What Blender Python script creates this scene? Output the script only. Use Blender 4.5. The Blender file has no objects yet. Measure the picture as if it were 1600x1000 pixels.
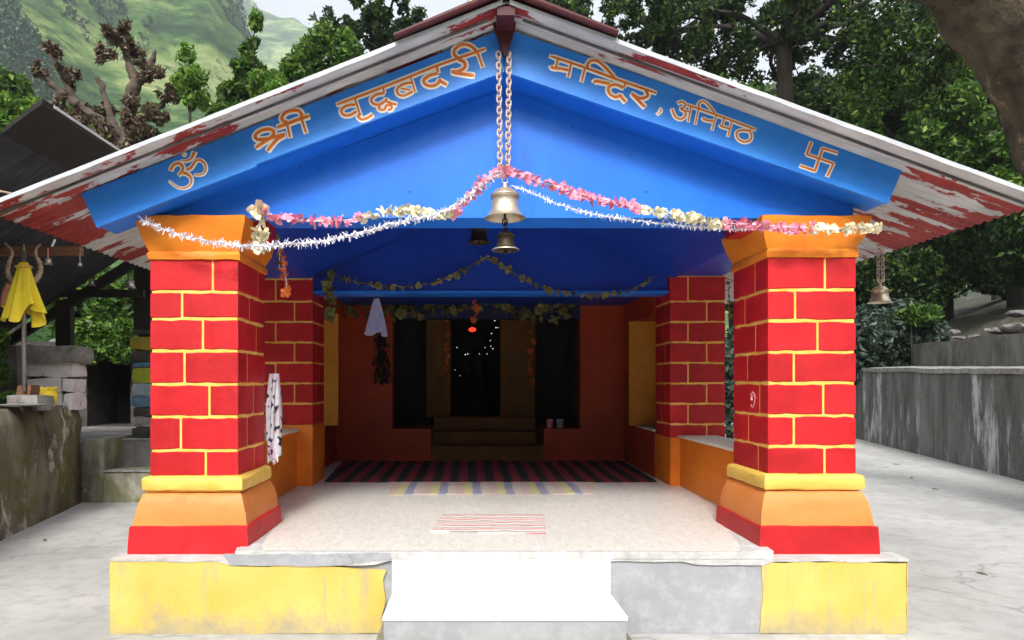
import bpy, bmesh, math, random
import numpy as np
from mathutils import Vector, Matrix, noise
R = math.radians
random.seed(7); rng = np.random.default_rng(7)
SC = bpy.context.scene
COL = SC.collection
# ---------------------------------------------------------------- camera, world, sun, exposure
EYE = 1.49; CY = -4.2; F = 1050.0; VX = 735.0; VY = 600.0
cam = bpy.data.objects.new('camera', bpy.data.cameras.new('camera')); COL.objects.link(cam)
cam.location = (0, CY, EYE); cam.rotation_euler = (R(90), 0, 0)
cam.data.sensor_width = 36; cam.data.lens = 36 * F / 1600
cam.data.shift_x = (800 - VX) / 1600; cam.data.shift_y = (VY - 500) / 1600
cam.data.clip_start = .05; cam.data.clip_end = 6000
SC.camera = cam
SUN_EL, SUN_AZ = 44, -6          # degrees; azimuth measured from straight behind the camera, minus = to its left
w = bpy.data.worlds.new('World'); SC.world = w; w.use_nodes = True
nt = w.node_tree; nt.nodes.clear()
sky = nt.nodes.new('ShaderNodeTexSky'); sky.sky_type = 'NISHITA'; sky.sun_disc = False
sky.sun_elevation = R(SUN_EL); sky.sun_rotation = R(180 - SUN_AZ)
sky.air_density = 1.0; sky.dust_density = 4.0; sky.ozone_density = 1.0
hs = nt.nodes.new('ShaderNodeHueSaturation'); hs.inputs['Saturation'].default_value = .22
bg = nt.nodes.new('ShaderNodeBackground'); bg.inputs[1].default_value = .15
ow = nt.nodes.new('ShaderNodeOutputWorld')
nt.links.new(sky.outputs[0], hs.inputs['Color']); nt.links.new(hs.outputs[0], bg.inputs[0]); nt.links.new(bg.outputs[0], ow.inputs[0])
sl = bpy.data.lights.new('sun', 'SUN'); sl.energy = 2.7; sl.angle = R(14); sl.color = (1, .97, .92)
so = bpy.data.objects.new('sun', sl); COL.objects.link(so)
a = R(SUN_AZ); e = R(SUN_EL)
sd = Vector((math.sin(a) * math.cos(e), -math.cos(a) * math.cos(e), math.sin(e)))
so.rotation_euler = sd.to_track_quat('Z', 'Y').to_euler(); so.location = (0, -8, 12)
SC.view_settings.view_transform = 'Standard'; SC.view_settings.look = 'None'
SC.view_settings.gamma = 1; SC.view_settings.use_curve_mapping = False
SC.view_settings.exposure = 1.68
SC.render.engine = 'CYCLES'
SC.cycles.max_bounces = 6; SC.cycles.diffuse_bounces = 3; SC.cycles.volume_bounces = 0
SC.cycles.transparent_max_bounces = 6
SC.cycles.use_denoising = True

def at(px, py, Y):               # photograph point + depth -> place in the world
    d = (Y - CY) / F
    return Vector(((px - VX) * d, Y, EYE + (VY - py) * d))

# ---------------------------------------------------------------- materials
def new_mat(name):
    m = bpy.data.materials.new(name); m.use_nodes = True
    n = m.node_tree.nodes; l = m.node_tree.links
    return m, n, l, n['Principled BSDF']
def ramp(n, stops):
    r = n.new('ShaderNodeValToRGB'); c = r.color_ramp
    while len(c.elements) < len(stops): c.elements.new(.5)
    for el, (p, col) in zip(c.elements, stops):
        el.position = p; el.color = (*col, 1) if len(col) == 3 else col
    return r
def coords(n, l, scale=(1, 1, 1), kind='Object'):
    t = n.new('ShaderNodeTexCoord'); mp = n.new('ShaderNodeMapping'); mp.inputs['Scale'].default_value = scale
    l.new(t.outputs[kind], mp.inputs[0]); return mp.outputs[0]
def nz(n, l, vec, scale, detail=5, rough=.6, dist=0):
    x = n.new('ShaderNodeTexNoise'); x.inputs['Scale'].default_value = scale; x.inputs['Detail'].default_value = detail
    x.inputs['Roughness'].default_value = rough; x.inputs['Distortion'].default_value = dist
    l.new(vec, x.inputs['Vector']); return x.outputs['Fac']
def mixc(n, l, fac, a, b):
    m = n.new('ShaderNodeMix'); m.data_type = 'RGBA'
    for k, v in ((0, fac), (6, a), (7, b)):
        if hasattr(v, 'is_output'): l.new(v, m.inputs[k])
        else: m.inputs[k].default_value = (*v, 1) if isinstance(v, tuple) else v
    return m.outputs[2]
def bump(n, l, h, b, strength=.3, dist=.01):
    x = n.new('ShaderNodeBump'); x.inputs['Strength'].default_value = strength; x.inputs['Distance'].default_value = dist
    l.new(h, x.inputs['Height']); l.new(x.outputs[0], b.inputs['Normal'])
def paint(name, c1, c2, scale=6, rough=.55, bs=.25, stretch=(1, 1, 1), dirt=None, dirt_at=.68, bd=.006, spec=.4, vary=0):
    m, n, l, b = new_mat(name)
    v = coords(n, l, stretch)
    f = nz(n, l, v, scale, 6, .65)
    r = ramp(n, [(.3, c1), (.7, c2)]); l.new(f, r.inputs[0]); col = r.outputs[0]
    if vary:
        oi = n.new('ShaderNodeObjectInfo'); vm = n.new('ShaderNodeMapRange'); vm.inputs[3].default_value = 1 - vary; vm.inputs[4].default_value = 1.0; l.new(oi.outputs['Random'], vm.inputs[0])
        h_ = n.new('ShaderNodeHueSaturation'); l.new(col, h_.inputs['Color']); l.new(vm.outputs[0], h_.inputs['Value']); col = h_.outputs[0]
    if dirt:
        f2 = nz(n, l, v, scale * .7, 9, .75, .4)
        r2 = ramp(n, [(dirt_at - .04, (0, 0, 0)), (dirt_at + .05, (1, 1, 1))]); l.new(f2, r2.inputs[0])
        col = mixc(n, l, r2.outputs[0], col, dirt)
    l.new(col, b.inputs['Base Color']); b.inputs['Roughness'].default_value = rough
    b.inputs['Specular IOR Level'].default_value = spec
    f3 = nz(n, l, v, scale * 9, 4, .6); bump(n, l, f3, b, bs, bd)
    return m
M = {}
M['red'] = paint('red_paint', (.44, .005, .009), (.68, .017, .024), 3.4, .5, .3, (1, 1, 1.25), (.32, .005, .008), .63, vary=.24)
M['mortar'] = paint('yellow_mortar', (.85, .42, .05), (.95, .62, .16), 9, .6)
M['orange'] = paint('orange_paint', (.80, .20, .012), (.90, .29, .022), 4, .5, .25, (1, 1, 2), (.62, .12, .02), .72)
M['peach'] = paint('peach_paint', (.62, .185, .038), (.72, .25, .065), 3, .5, .2, (1, 1, 2), (.72, .24, .08), .74)
M['band'] = paint('yellow_band_paint', (.70, .43, .06), (.80, .52, .12), 7, .5, .3)
M['darkorange'] = paint('deep_orange_paint', (.74, .16, .008), (.86, .24, .014), 3, .5, .2, (1, 1, 2), (.45, .07, .01), .7)
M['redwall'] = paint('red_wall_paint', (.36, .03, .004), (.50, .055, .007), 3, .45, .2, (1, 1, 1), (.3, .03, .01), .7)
M['ochre'] = paint('ochre_paint', (.58, .22, .015), (.70, .30, .03), 4, .6, .3)
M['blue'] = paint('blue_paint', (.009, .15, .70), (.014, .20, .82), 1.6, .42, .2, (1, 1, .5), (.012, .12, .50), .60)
M['boardblue'] = paint('light_blue_board_paint', (.022, .20, .72), (.04, .27, .82), 2.4, .4, .2, (1, 1, 1), (.03, .17, .6), .66)
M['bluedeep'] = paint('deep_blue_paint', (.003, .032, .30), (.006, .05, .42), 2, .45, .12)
M['cream'] = paint('cream_plaster', (.62, .55, .42), (.78, .72, .6), 8, .7, .5)
M['whiteplaster'] = paint('white_plaster', (.36, .35, .335), (.62, .60, .58), 10, .7, .8, (1, 1, 1), (.45, .43, .42), .7)
M['pinkstone'] = paint('whitewashed_stone', (.74, .64, .67), (.92, .88, .90), 9, .8, 1.0, (1, 1, 1), (.25, .15, .16), .64, .02)
M['stone'] = paint('grey_stone', (.14, .135, .125), (.42, .40, .37), 8, .85, 1.0, (1, 1, 1), (.06, .055, .05), .64, .02)
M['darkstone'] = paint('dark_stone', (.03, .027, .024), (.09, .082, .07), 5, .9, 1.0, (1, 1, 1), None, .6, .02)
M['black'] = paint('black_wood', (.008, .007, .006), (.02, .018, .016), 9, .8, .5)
M['brownwood'] = paint('brown_wood', (.13, .055, .028), (.22, .10, .05), 14, .7, .5, (.3, 1, 3))
M['gold'] = paint('brass', (.56, .47, .33), (.72, .64, .50), 14, .38, .25)
M['gold'].node_tree.nodes['Principled BSDF'].inputs['Metallic'].default_value = .8
M['bronze'] = paint('dark_bronze', (.02, .014, .008), (.06, .042, .022), 14, .5, .3)
M['bronze'].node_tree.nodes['Principled BSDF'].inputs['Metallic'].default_value = .6
M['steel'] = paint('bare_steel', (.30, .29, .28), (.5, .48, .46), 12, .35, .2)
M['steel'].node_tree.nodes['Principled BSDF'].inputs['Metallic'].default_value = .8
M['chain'] = paint('rusty_pale_chain', (.50, .30, .22), (.72, .62, .56), 30, .55, .4)
M['yellowcloth'] = paint('yellow_cloth', (.86, .62, .02), (.95, .76, .05), 12, .7, .2)
M['rust'] = paint('oxide_red_metal', (.045, .007, .009), (.09, .012, .014), 6, .55, .3, (1, 1, 1), (.22, .04, .035), .7)
M['shedroof'] = paint('tarred_roof_sheet', (.02, .022, .026), (.05, .052, .06), 4, .6, .3, (1, 1, 1), (.12, .12, .13), .7)
M['white'] = paint('white_marble', (.86, .86, .86), (.92, .92, .92), 4, .35, .05)
M['pink'] = paint('pink_petal', (.80, .18, .30), (.88, .42, .52), 40, .6, .1)
M['creampetal'] = paint('cream_petal', (.80, .70, .42), (.90, .84, .62), 40, .6, .1)
M['orangepetal'] = paint('orange_petal', (.55, .09, .02), (.75, .2, .04), 40, .6, .1)
M['whitepetal'] = paint('white_petal', (.80, .78, .84), (.92, .9, .94), 40, .5, .1)
M['dryleaf'] = paint('dry_garland_leaf', (.10, .10, .03), (.30, .26, .08), 60, .7, .1)
M['letter'] = paint('orange_letter_paint', (.66, .12, .008), (.90, .25, .02), 9, .5, .3)
M['outline'] = paint('pale_outline_paint', (.92, .82, .66), (.95, .90, .82), 12, .5, .3)
M['trident'] = paint('old_copper', (.28, .17, .11), (.55, .42, .32), 20, .5, .4)
M['trident'].node_tree.nodes['Principled BSDF'].inputs['Metallic'].default_value = .4
M['mauvecloth'] = paint('pale_mauve_cloth', (.40, .40, .62), (.52, .52, .74), 12, .8, .2)
M['yellowpot'] = paint('yellow_pot_paint', (.75, .52, .02), (.85, .66, .05), 9, .5, .2)

def concrete(name, c1, c2, c3, scale=1.0, rough=.8):
    m, n, l, b = new_mat(name)
    v = coords(n, l)
    f1 = nz(n, l, v, .7 * scale, 8, .6, .3); f2 = nz(n, l, v, 6 * scale, 8, .7); f3 = nz(n, l, v, 60, 4)
    r1 = ramp(n, [(.35, c1), (.65, c2)]); l.new(f1, r1.inputs[0])
    r2 = ramp(n, [(.47, (0, 0, 0)), (.72, (.75, .75, .75))]); l.new(f2, r2.inputs[0])
    c = mixc(n, l, r2.outputs[0], r1.outputs[0], c3)
    vo = n.new('ShaderNodeTexVoronoi'); vo.feature = 'DISTANCE_TO_EDGE'; vo.inputs['Scale'].default_value = .35
    wv = n.new('ShaderNodeVectorMath'); wv.operation = 'ADD'
    nn = n.new('ShaderNodeTexNoise'); nn.inputs['Scale'].default_value = 1.7; nn.inputs['Detail'].default_value = 6; l.new(v, nn.inputs['Vector'])
    l.new(v, wv.inputs[0]); l.new(nn.outputs['Color'], wv.inputs[1]); l.new(wv.outputs[0], vo.inputs['Vector'])
    r4 = ramp(n, [(.0, (.5, .5, .5)), (.006, (0, 0, 0))]); l.new(vo.outputs[0], r4.inputs[0])
    c = mixc(n, l, r4.outputs[0], c, tuple(x * .45 for x in c3))
    l.new(c, b.inputs['Base Color']); b.inputs['Roughness'].default_value = rough
    b.inputs['Specular IOR Level'].default_value = .3
    bump(n, l, f3, b, .3, .004)
    return m
M['ground'] = concrete('courtyard_concrete', (.33, .325, .31), (.46, .45, .43), (.25, .24, .22))
M['skyblocker'] = paint('sky_blocker_dark', (.012, .022, .008), (.03, .05, .016), .6, 1, .5)  # kept dark so the added slope behind the camera bounces little light
M['shadedblue'] = paint('shaded_blue_paint', (.002, .008, .05), (.004, .014, .08), 3, .6, .2)  # darker blue copy, carries the shade on the inner upper wall
M['shadedochre'] = paint('shaded_ochre_paint', (.13, .055, .008), (.20, .09, .012), 4, .7, .3)  # ochre darkened to put the shrine's shade into the colour
M['cement'] = concrete('grey_cement', (.27, .27, .28), (.37, .37, .385), (.45, .45, .465), 1.6)

def mossy(name, base, dark, moss, pale, mosslevel=.5, vs=.35, palelev=.6, ps=2.6):
    m, n, l, b = new_mat(name)
    v = coords(n, l, (1, 1, vs)); v2 = coords(n, l)
    f = nz(n, l, v, 2.2, 9, .7, .3); r = ramp(n, [(.36, dark), (.6, base)]); l.new(f, r.inputs[0])
    f2 = nz(n, l, v2, 1.3, 8, .7, .5); r2 = ramp(n, [(mosslevel - .08, (0, 0, 0)), (mosslevel + .12, (1, 1, 1))]); l.new(f2, r2.inputs[0])
    c = mixc(n, l, r2.outputs[0], r.outputs[0], moss)
    va = n.new('ShaderNodeVectorMath'); va.operation = 'ADD'; va.inputs[1].default_value = (7.3, 3.1, 9.7); l.new(v, va.inputs[0])
    f3 = nz(n, l, va.outputs[0], ps, 9, .72, .2)
    r3 = ramp(n, [(palelev, (0, 0, 0)), (palelev + .07, (1, 1, 1))]); l.new(f3, r3.inputs[0])
    c = mixc(n, l, r3.outputs[0], c, pale)
    l.new(c, b.inputs['Base Color']); b.inputs['Roughness'].default_value = .85; b.inputs['Specular IOR Level'].default_value = .2
    bump(n, l, nz(n, l, v2, 14, 8, .75), b, .8, .03)
    return m
M['mosswall'] = mossy('mossy_wall', (.26, .23, .17), (.075, .06, .038), (.12, .11, .03), (.55, .54, .50), .53, .5, .56)
M['mossstep'] = mossy('mossy_step', (.40, .38, .32), (.12, .11, .08), (.16, .17, .04), (.45, .43, .38), .52, .5, .62)
M['streakwall'] = mossy('streaked_concrete', (.20, .20, .195), (.085, .085, .08), (.11, .115, .07), (.50, .50, .53), .60, .26, .535, 1.25)
M['darkconcrete'] = mossy('dark_concrete', (.22, .21, .20), (.09, .085, .08), (.08, .08, .05), (.2, .19, .18), .6, .5, .66)
M['soil'] = mossy('hillside_soil', (.10, .092, .075), (.035, .031, .025), (.04, .045, .018), (.19, .175, .15), .55, 1, .6)

def yellow_wall():
    m, n, l, b = new_mat('worn_yellow_paint')
    v = coords(n, l); v2 = coords(n, l, (1, 1, .12))
    r = ramp(n, [(.35, (.56, .40, .075)), (.7, (.68, .50, .13))]); l.new(nz(n, l, v, 3, 6), r.inputs[0])
    s = nz(n, l, v2, 11, 7, .7); r2 = ramp(n, [(.56, (0, 0, 0)), (.66, (.6, .6, .6))]); l.new(s, r2.inputs[0])
    c = mixc(n, l, r2.outputs[0], r.outputs[0], (.36, .33, .22))
    sx = n.new('ShaderNodeSeparateXYZ'); tc = n.new('ShaderNodeTexCoord'); l.new(tc.outputs['Object'], sx.inputs[0])
    mr = n.new('ShaderNodeMapRange'); mr.inputs[1].default_value = .0; mr.inputs[2].default_value = .30
    mr.inputs[3].default_value = .31; mr.inputs[4].default_value = -.06; l.new(sx.outputs[2], mr.inputs[0])
    ad = n.new('ShaderNodeMath'); l.new(mr.outputs[0], ad.inputs[0]); l.new(nz(n, l, v, 3.3, 9, .72), ad.inputs[1])
    r3 = ramp(n, [(.62, (0, 0, 0)), (.86, (.7, .7, .7))]); l.new(ad.outputs[0], r3.inputs[0])
    c = mixc(n, l, r3.outputs[0], c, (.26, .255, .23))
    sp = nz(n, l, v, 34, 3, .5); r5 = ramp(n, [(.70, (0, 0, 0)), (.74, (.7, .7, .7))]); l.new(sp, r5.inputs[0])
    c = mixc(n, l, r5.outputs[0], c, (.30, .26, .12))
    l.new(c, b.inputs['Base Color']); b.inputs['Roughness'].default_value = .75
    bump(n, l, nz(n, l, v, 30, 6, .7), b, .5, .008)
    return m
M['yellow'] = yellow_wall()

def tile_mat():
    m, n, l, b = new_mat('beige_marble_tile')
    v = coords(n, l, (1.0, .35, 1))
    f = nz(n, l, v, 26, 6, .7, 1.2); r = ramp(n, [(.3, (.56, .50, .44)), (.5, (.68, .635, .57)), (.7, (.78, .74, .69))]); l.new(f, r.inputs[0])
    l.new(r.outputs[0], b.inputs['Base Color']); b.inputs['Roughness'].default_value = .3; b.inputs['Specular IOR Level'].default_value = .35
    return m
M['tile'] = tile_mat()

def peel():
    m, n, l, b = new_mat('peeling_white_over_red_sheet')
    v = coords(n, l, (.55, 2.2, .55)); v2 = coords(n, l)
    f = nz(n, l, v, 2.6, 10, .62, .35); f2 = nz(n, l, v2, .55, 3, .5)
    sub = n.new('ShaderNodeMath'); sub.operation = 'MULTIPLY_ADD'; sub.inputs[1].default_value = .55; l.new(f2, sub.inputs[0]); l.new(f, sub.inputs[2])
    sx = n.new('ShaderNodeSeparateXYZ'); tc = n.new('ShaderNodeTexCoord'); l.new(tc.outputs['Object'], sx.inputs[0])
    ab = n.new('ShaderNodeMath'); ab.operation = 'ABSOLUTE'; l.new(sx.outputs[0], ab.inputs[0])
    mr = n.new('ShaderNodeMapRange'); mr.inputs[1].default_value = 1.6; mr.inputs[2].default_value = 2.8; mr.inputs[3].default_value = -.02; mr.inputs[4].default_value = .045; l.new(ab.outputs[0], mr.inputs[0])
    ad = n.new('ShaderNodeMath'); l.new(sub.outputs[0], ad.inputs[0]); l.new(mr.outputs[0], ad.inputs[1])
    fd = nz(n, l, v, 9, 8, .75); ad2 = n.new('ShaderNodeMath'); ad2.operation = 'MULTIPLY_ADD'; ad2.inputs[1].default_value = .42; l.new(fd, ad2.inputs[0]); l.new(ad.outputs[0], ad2.inputs[2])
    sb = n.new('ShaderNodeMath'); sb.operation = 'SUBTRACT'; sb.inputs[1].default_value = .56; l.new(ad2.outputs[0], sb.inputs[0])
    r = ramp(n, [(.502, (0, 0, 0)), (.509, (1, 1, 1))]); l.new(sb.outputs[0], r.inputs[0])
    w_ = ramp(n, [(.35, (.46, .45, .44)), (.65, (.66, .65, .64))]); l.new(nz(n, l, v, 5, 8), w_.inputs[0])
    rd = ramp(n, [(.35, (.24, .012, .01)), (.65, (.38, .03, .02))]); l.new(nz(n, l, v2, 7, 8), rd.inputs[0])
    c = mixc(n, l, r.outputs[0], w_.outputs[0], rd.outputs[0])
    l.new(c, b.inputs['Base Color']); b.inputs['Roughness'].default_value = .55
    bump(n, l, r.outputs[0], b, .6, .003)
    return m
M['peel'] = peel()
M['trim'] = paint('white_verge_trim', (.42, .43, .45), (.56, .58, .60), 5, .45, .2, (1, 1, 1), (.34, .33, .33), .66)

def stripes(name, cols, freq, axis, edge=None):
    m, n, l, b = new_mat(name)
    tc = n.new('ShaderNodeTexCoord'); sx = n.new('ShaderNodeSeparateXYZ'); l.new(tc.outputs['Object'], sx.inputs[0])
    f = nz(n, l, tc.outputs['Object'], 7, 5)
    ma = n.new('ShaderNodeMath'); ma.operation = 'MULTIPLY_ADD'; ma.inputs[1].default_value = .05; l.new(f, ma.inputs[0]); l.new(sx.outputs[axis], ma.inputs[2])
    mu = n.new('ShaderNodeMath'); mu.operation = 'MULTIPLY'; mu.inputs[1].default_value = freq; l.new(ma.outputs[0], mu.inputs[0])
    fr = n.new('ShaderNodeMath'); fr.operation = 'FRACT'; l.new(mu.outputs[0], fr.inputs[0])
    r = ramp(n, [(i / len(cols), c) for i, c in enumerate(cols)]); r.color_ramp.interpolation = 'CONSTANT'; l.new(fr.outputs[0], r.inputs[0])
    c = mixc(n, l, .25, r.outputs[0], (.35, .28, .25)) if edge is None else r.outputs[0]
    l.new(c, b.inputs['Base Color']); b.inputs['Roughness'].default_value = .95
    bump(n, l, nz(n, l, tc.outputs['Object'], 150, 3), b, .6, .004)
    return m
M['rug'] = stripes('red_black_striped_rug', [(.012, .008, .01), (.22, .015, .03)], 5.6, 0, 1)
M['patchrug'] = stripes('pale_patchwork_rug', [(.55, .40, .34), (.56, .50, .24), (.28, .28, .38), (.56, .46, .40)], 3.3, 0, 1)
M['mat'] = stripes('faded_striped_mat', [(.62, .52, .46), (.55, .12, .12), (.66, .60, .55), (.26, .26, .24), (.7, .64, .58)], 9, 1, 1)

def scarf_mat():
    m, n, l, b = new_mat('printed_scarf')
    v = coords(n, l, (14, 14, 9))
    wv = n.new('ShaderNodeTexNoise'); wv.inputs['Scale'].default_value = 1.6; wv.inputs['Detail'].default_value = 1; l.new(v, wv.inputs['Vector'])
    r = ramp(n, [(.36, (1, 1, 1)), (.39, (0, 0, 0)), (.62, (0, 0, 0)), (.64, (1, 1, 1))]); l.new(wv.outputs[0], r.inputs[0])
    bs = ramp(n, [(.5, (.72, .70, .74)), (.62, (.62, .36, .46))]); l.new(nz(n, l, coords(n, l, (3, 3, 1)), 4, 2), bs.inputs[0])
    l.new(mixc(n, l, r.outputs[0], bs.outputs[0], (.02, .015, .03)), b.inputs['Base Color']); b.inputs['Roughness'].default_value = .85
    return m
M['scarf'] = scarf_mat()

def leafm(name, stops, trans=.35):
    m, n, l, b = new_mat(name)
    g = n.new('ShaderNodeNewGeometry'); r = ramp(n, stops); l.new(g.outputs['Random Per Island'], r.inputs[0])
    l.new(r.outputs[0], b.inputs['Base Color']); b.inputs['Roughness'].default_value = .5; b.inputs['Specular IOR Level'].default_value = .3
    t = n.new('ShaderNodeBsdfTranslucent'); l.new(r.outputs[0], t.inputs[0]); mx = n.new('ShaderNodeMixShader'); mx.inputs[0].default_value = trans
    l.new(b.outputs[0], mx.inputs[1]); l.new(t.outputs[0], mx.inputs[2]); l.new(mx.outputs[0], n['Material Output'].inputs[0])
    return m
M['leafdark'] = leafm('dark_leaf', [(0, (.008, .022, .006)), (.6, (.02, .05, .010)), (.88, (.06, .11, .016)), (1, (.15, .23, .03))])
M['leafmid'] = leafm('mid_green_leaf', [(0, (.02, .06, .010)), (.6, (.06, .14, .018)), (1, (.18, .30, .035))])
M['leaflight'] = leafm('bright_green_leaf', [(0, (.05, .12, .015)), (.6, (.12, .25, .03)), (1, (.28, .40, .06))], .45)
M['leafbrown'] = leafm('scorched_leaf', [(0, (.035, .022, .016)), (.45, (.11, .060, .040)), (.8, (.26, .19, .13)), (.93, (.10, .16, .03)), (1, (.5, .45, .36))], .2)
M['leafivy'] = leafm('grey_green_ivy_leaf', [(0, (.012, .022, .014)), (.6, (.04, .065, .045)), (1, (.10, .14, .10))], .1)
M['needle'] = leafm('conifer_needle', [(0, (.010, .035, .014)), (1, (.03, .085, .03))], .1)
M['bark'] = paint('dark_bark', (.02, .016, .012), (.06, .05, .038), 7, .95, 1.0, (1, 1, .3), None, .6, .03)
M['mosslitbark'] = paint('mossy_lit_bark', (.012, .010, .007), (.11, .085, .05), 3, .95, 1.0, (1, 1, .5), (.30, .24, .15), .62, .05)  # dark base and pale patches paint the limb's shade and lit spots
M['burntbark'] = paint('burnt_bark', (.035, .028, .022), (.14, .10, .075), 6, .95, 1.0)

def emit(name, c, s):
    m, n, l, b = new_mat(name); b.inputs['Emission Color'].default_value = (*c, 1); b.inputs['Emission Strength'].default_value = s
    b.inputs['Base Color'].default_value = (*c, 1); return m
M['redlamp'] = emit('red_lamp_glow', (1, .03, .01), .8)
M['fairy'] = emit('fairy_light_glow', (.8, .9, 1), .6)

# ---------------------------------------------------------------- mesh builder
class MB:
    def __init__(s): s.v = []; s.f = []; s.mi = []; s.cur = 0
    def face(s, *ids): s.f.append(ids); s.mi.append(s.cur)
    def add(s, verts, faces):
        o = len(s.v); s.v += [tuple(v) for v in verts]
        for f in faces: s.f.append(tuple(i + o for i in f)); s.mi.append(s.cur)
        return s
    def box(s, x0, x1, y0, y1, z0, z1, j=0):
        if j: c = [(x + random.uniform(-j, j), y + random.uniform(-j, j), z + random.uniform(-j, j)) for z in (z0, z1) for y in (y0, y1) for x in (x0, x1)]
        else: c = [(x, y, z) for z in (z0, z1) for y in (y0, y1) for x in (x0, x1)]
        return s.add(c, [(0, 2, 3, 1), (4, 5, 7, 6), (0, 1, 5, 4), (1, 3, 7, 5), (3, 2, 6, 7), (2, 0, 4, 6)])
    def prism(s, pts, y0, y1):      # polygon in x,z extruded along y
        n = len(pts); v = [(x, y0, z) for x, z in pts] + [(x, y1, z) for x, z in pts]
        return s.add(v, [tuple(range(n)), tuple(range(2 * n - 1, n - 1, -1))] + [(i, i + n, (i + 1) % n + n, (i + 1) % n) for i in range(n)])
    def prismz(s, pts, z0, z1):     # polygon in x,y extruded along z
        n = len(pts); v = [(x, y, z0) for x, y in pts] + [(x, y, z1) for x, y in pts]
        return s.add(v, [tuple(range(n - 1, -1, -1)), tuple(range(n, 2 * n))] + [(i, (i + 1) % n, (i + 1) % n + n, i + n) for i in range(n)])
    def tube(s, pts, rad, k=8, cap=True):
        pts = [Vector(p) for p in pts]; n = len(pts)
        if not hasattr(rad, '__len__'): rad = [rad] * n
        o = len(s.v); up = Vector((0, 0, 1)); prev = None
        for i, p in enumerate(pts):
            t = (pts[min(i + 1, n - 1)] - pts[max(i - 1, 0)]).normalized()
            if prev is None:
                a_ = t.cross(up)
                if a_.length < .1: a_ = t.cross(Vector((0, 1, 0)))
            else: a_ = prev - t * prev.dot(t)
            a_.normalize(); prev = a_; b_ = t.cross(a_)
            for q in range(k):
                an = 2 * math.pi * q / k; s.v.append(tuple(p + (a_ * math.cos(an) + b_ * math.sin(an)) * rad[i]))
        for i in range(n - 1):
            for q in range(k):
                s.face(o + i * k + q, o + i * k + (q + 1) % k, o + (i + 1) * k + (q + 1) % k, o + (i + 1) * k + q)
        if cap:
            s.face(*[o + q for q in range(k)][::-1]); s.face(*[o + (n - 1) * k + q for q in range(k)])
        return s
    def lathe(s, prof, c=(0, 0, 0), k=24, fn=None):
        o = len(s.v); n = len(prof)
        for i, (r, z) in enumerate(prof):
            for q in range(k):
                an = 2 * math.pi * q / k; rr = r * (fn(an, i / (n - 1)) if fn else 1)
                s.v.append((c[0] + rr * math.cos(an), c[1] + rr * math.sin(an), c[2] + z))
        for i in range(n - 1):
            for q in range(k):
                s.face(o + i * k + q, o + i * k + (q + 1) % k, o + (i + 1) * k + (q + 1) % k, o + (i + 1) * k + q)
        return s
    def ball(s, c, r, k=8, sc=(1, 1, 1)):
        pr = [(max(.001, math.sin(math.pi * i / k)), -math.cos(math.pi * i / k)) for i in range(k + 1)]
        o = len(s.v); s.lathe([(a_ * r, z * r) for a_, z in pr], (0, 0, 0), k + 2)
        for i in range(o, len(s.v)):
            v = s.v[i]; s.v[i] = (c[0] + v[0] * sc[0], c[1] + v[1] * sc[1], c[2] + v[2] * sc[2])
        return s
    def mesh(s, name, mats, origin=(0, 0, 0), smooth=False):
        me = bpy.data.meshes.new(name)
        ox, oy, oz = origin
        me.from_pydata([(v[0] - ox, v[1] - oy, v[2] - oz) for v in s.v], [], s.f)
        for m in (mats if isinstance(mats, (list, tuple)) else [mats]): me.materials.append(m)
        if any(s.mi): me.polygons.foreach_set('material_index', s.mi)
        if smooth:
            me.shade_smooth()
            if smooth != 'full': me.set_sharp_from_angle(angle=R(38))
        me.update(); return me
    def build(s, name, mats, parent=None, smooth=False, origin=None):
        if parent is not None: org = wloc(parent)
        else: org = origin or (0, 0, 0)
        o = bpy.data.objects.new(name, s.mesh(name, mats, org, smooth)); COL.objects.link(o)
        if parent is not None: o.parent = parent
        else: o.location = org
        return o
def wloc(o):
    p = Vector(o.location)
    while o.parent: o = o.parent; p += Vector(o.location)
    return tuple(p)
def tag(o, label=None, cat=None, group=None, kind=None):
    for k, v in (('label', label), ('category', cat), ('group', group), ('kind', kind)):
        if v: o[k] = v
    return o
def thing(name, loc, label, cat, group=None):
    o = bpy.data.objects.new(name, None); COL.objects.link(o); o.location = loc; o.empty_display_size = .1
    return tag(o, label, cat, group)
def link(name, me, parent=None, loc=(0, 0, 0), rot=None, sc=None):
    o = bpy.data.objects.new(name, me); COL.objects.link(o); o.parent = parent; o.location = loc
    if rot: o.rotation_euler = rot
    if sc: o.scale = sc if hasattr(sc, '__len__') else (sc,) * 3
    return o
def struct(o): o['kind'] = 'structure'; return o
def smooth_path(pts, n=6):
    P = [Vector(p) for p in pts]
    if len(P) < 3: return P
    out = []
    for i in range(len(P) - 1):
        a_, b_, c_, d_ = P[max(i - 1, 0)], P[i], P[i + 1], P[min(i + 2, len(P) - 1)]
        for k in range(n):
            t = k / n
            out.append(.5 * ((2 * b_) + (c_ - a_) * t + (2 * a_ - 5 * b_ + 4 * c_ - d_) * t * t + (3 * b_ - a_ - 3 * c_ + d_) * t ** 3))
    out.append(P[-1]); return out
def resample(P, step):
    out = [P[0].copy()]; acc = 0
    for a_, b_ in zip(P, P[1:]):
        L = (b_ - a_).length; t = step - acc
        while t <= L: out.append(a_.lerp(b_, t / L)); t += step
        acc = (acc + L) % step if L else acc
    return out
# ================================================================ the setting
g = MB(); g.box(-22, 26, -14, 24, -.12, 0); struct(g.build('courtyard', M['ground']))

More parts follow.
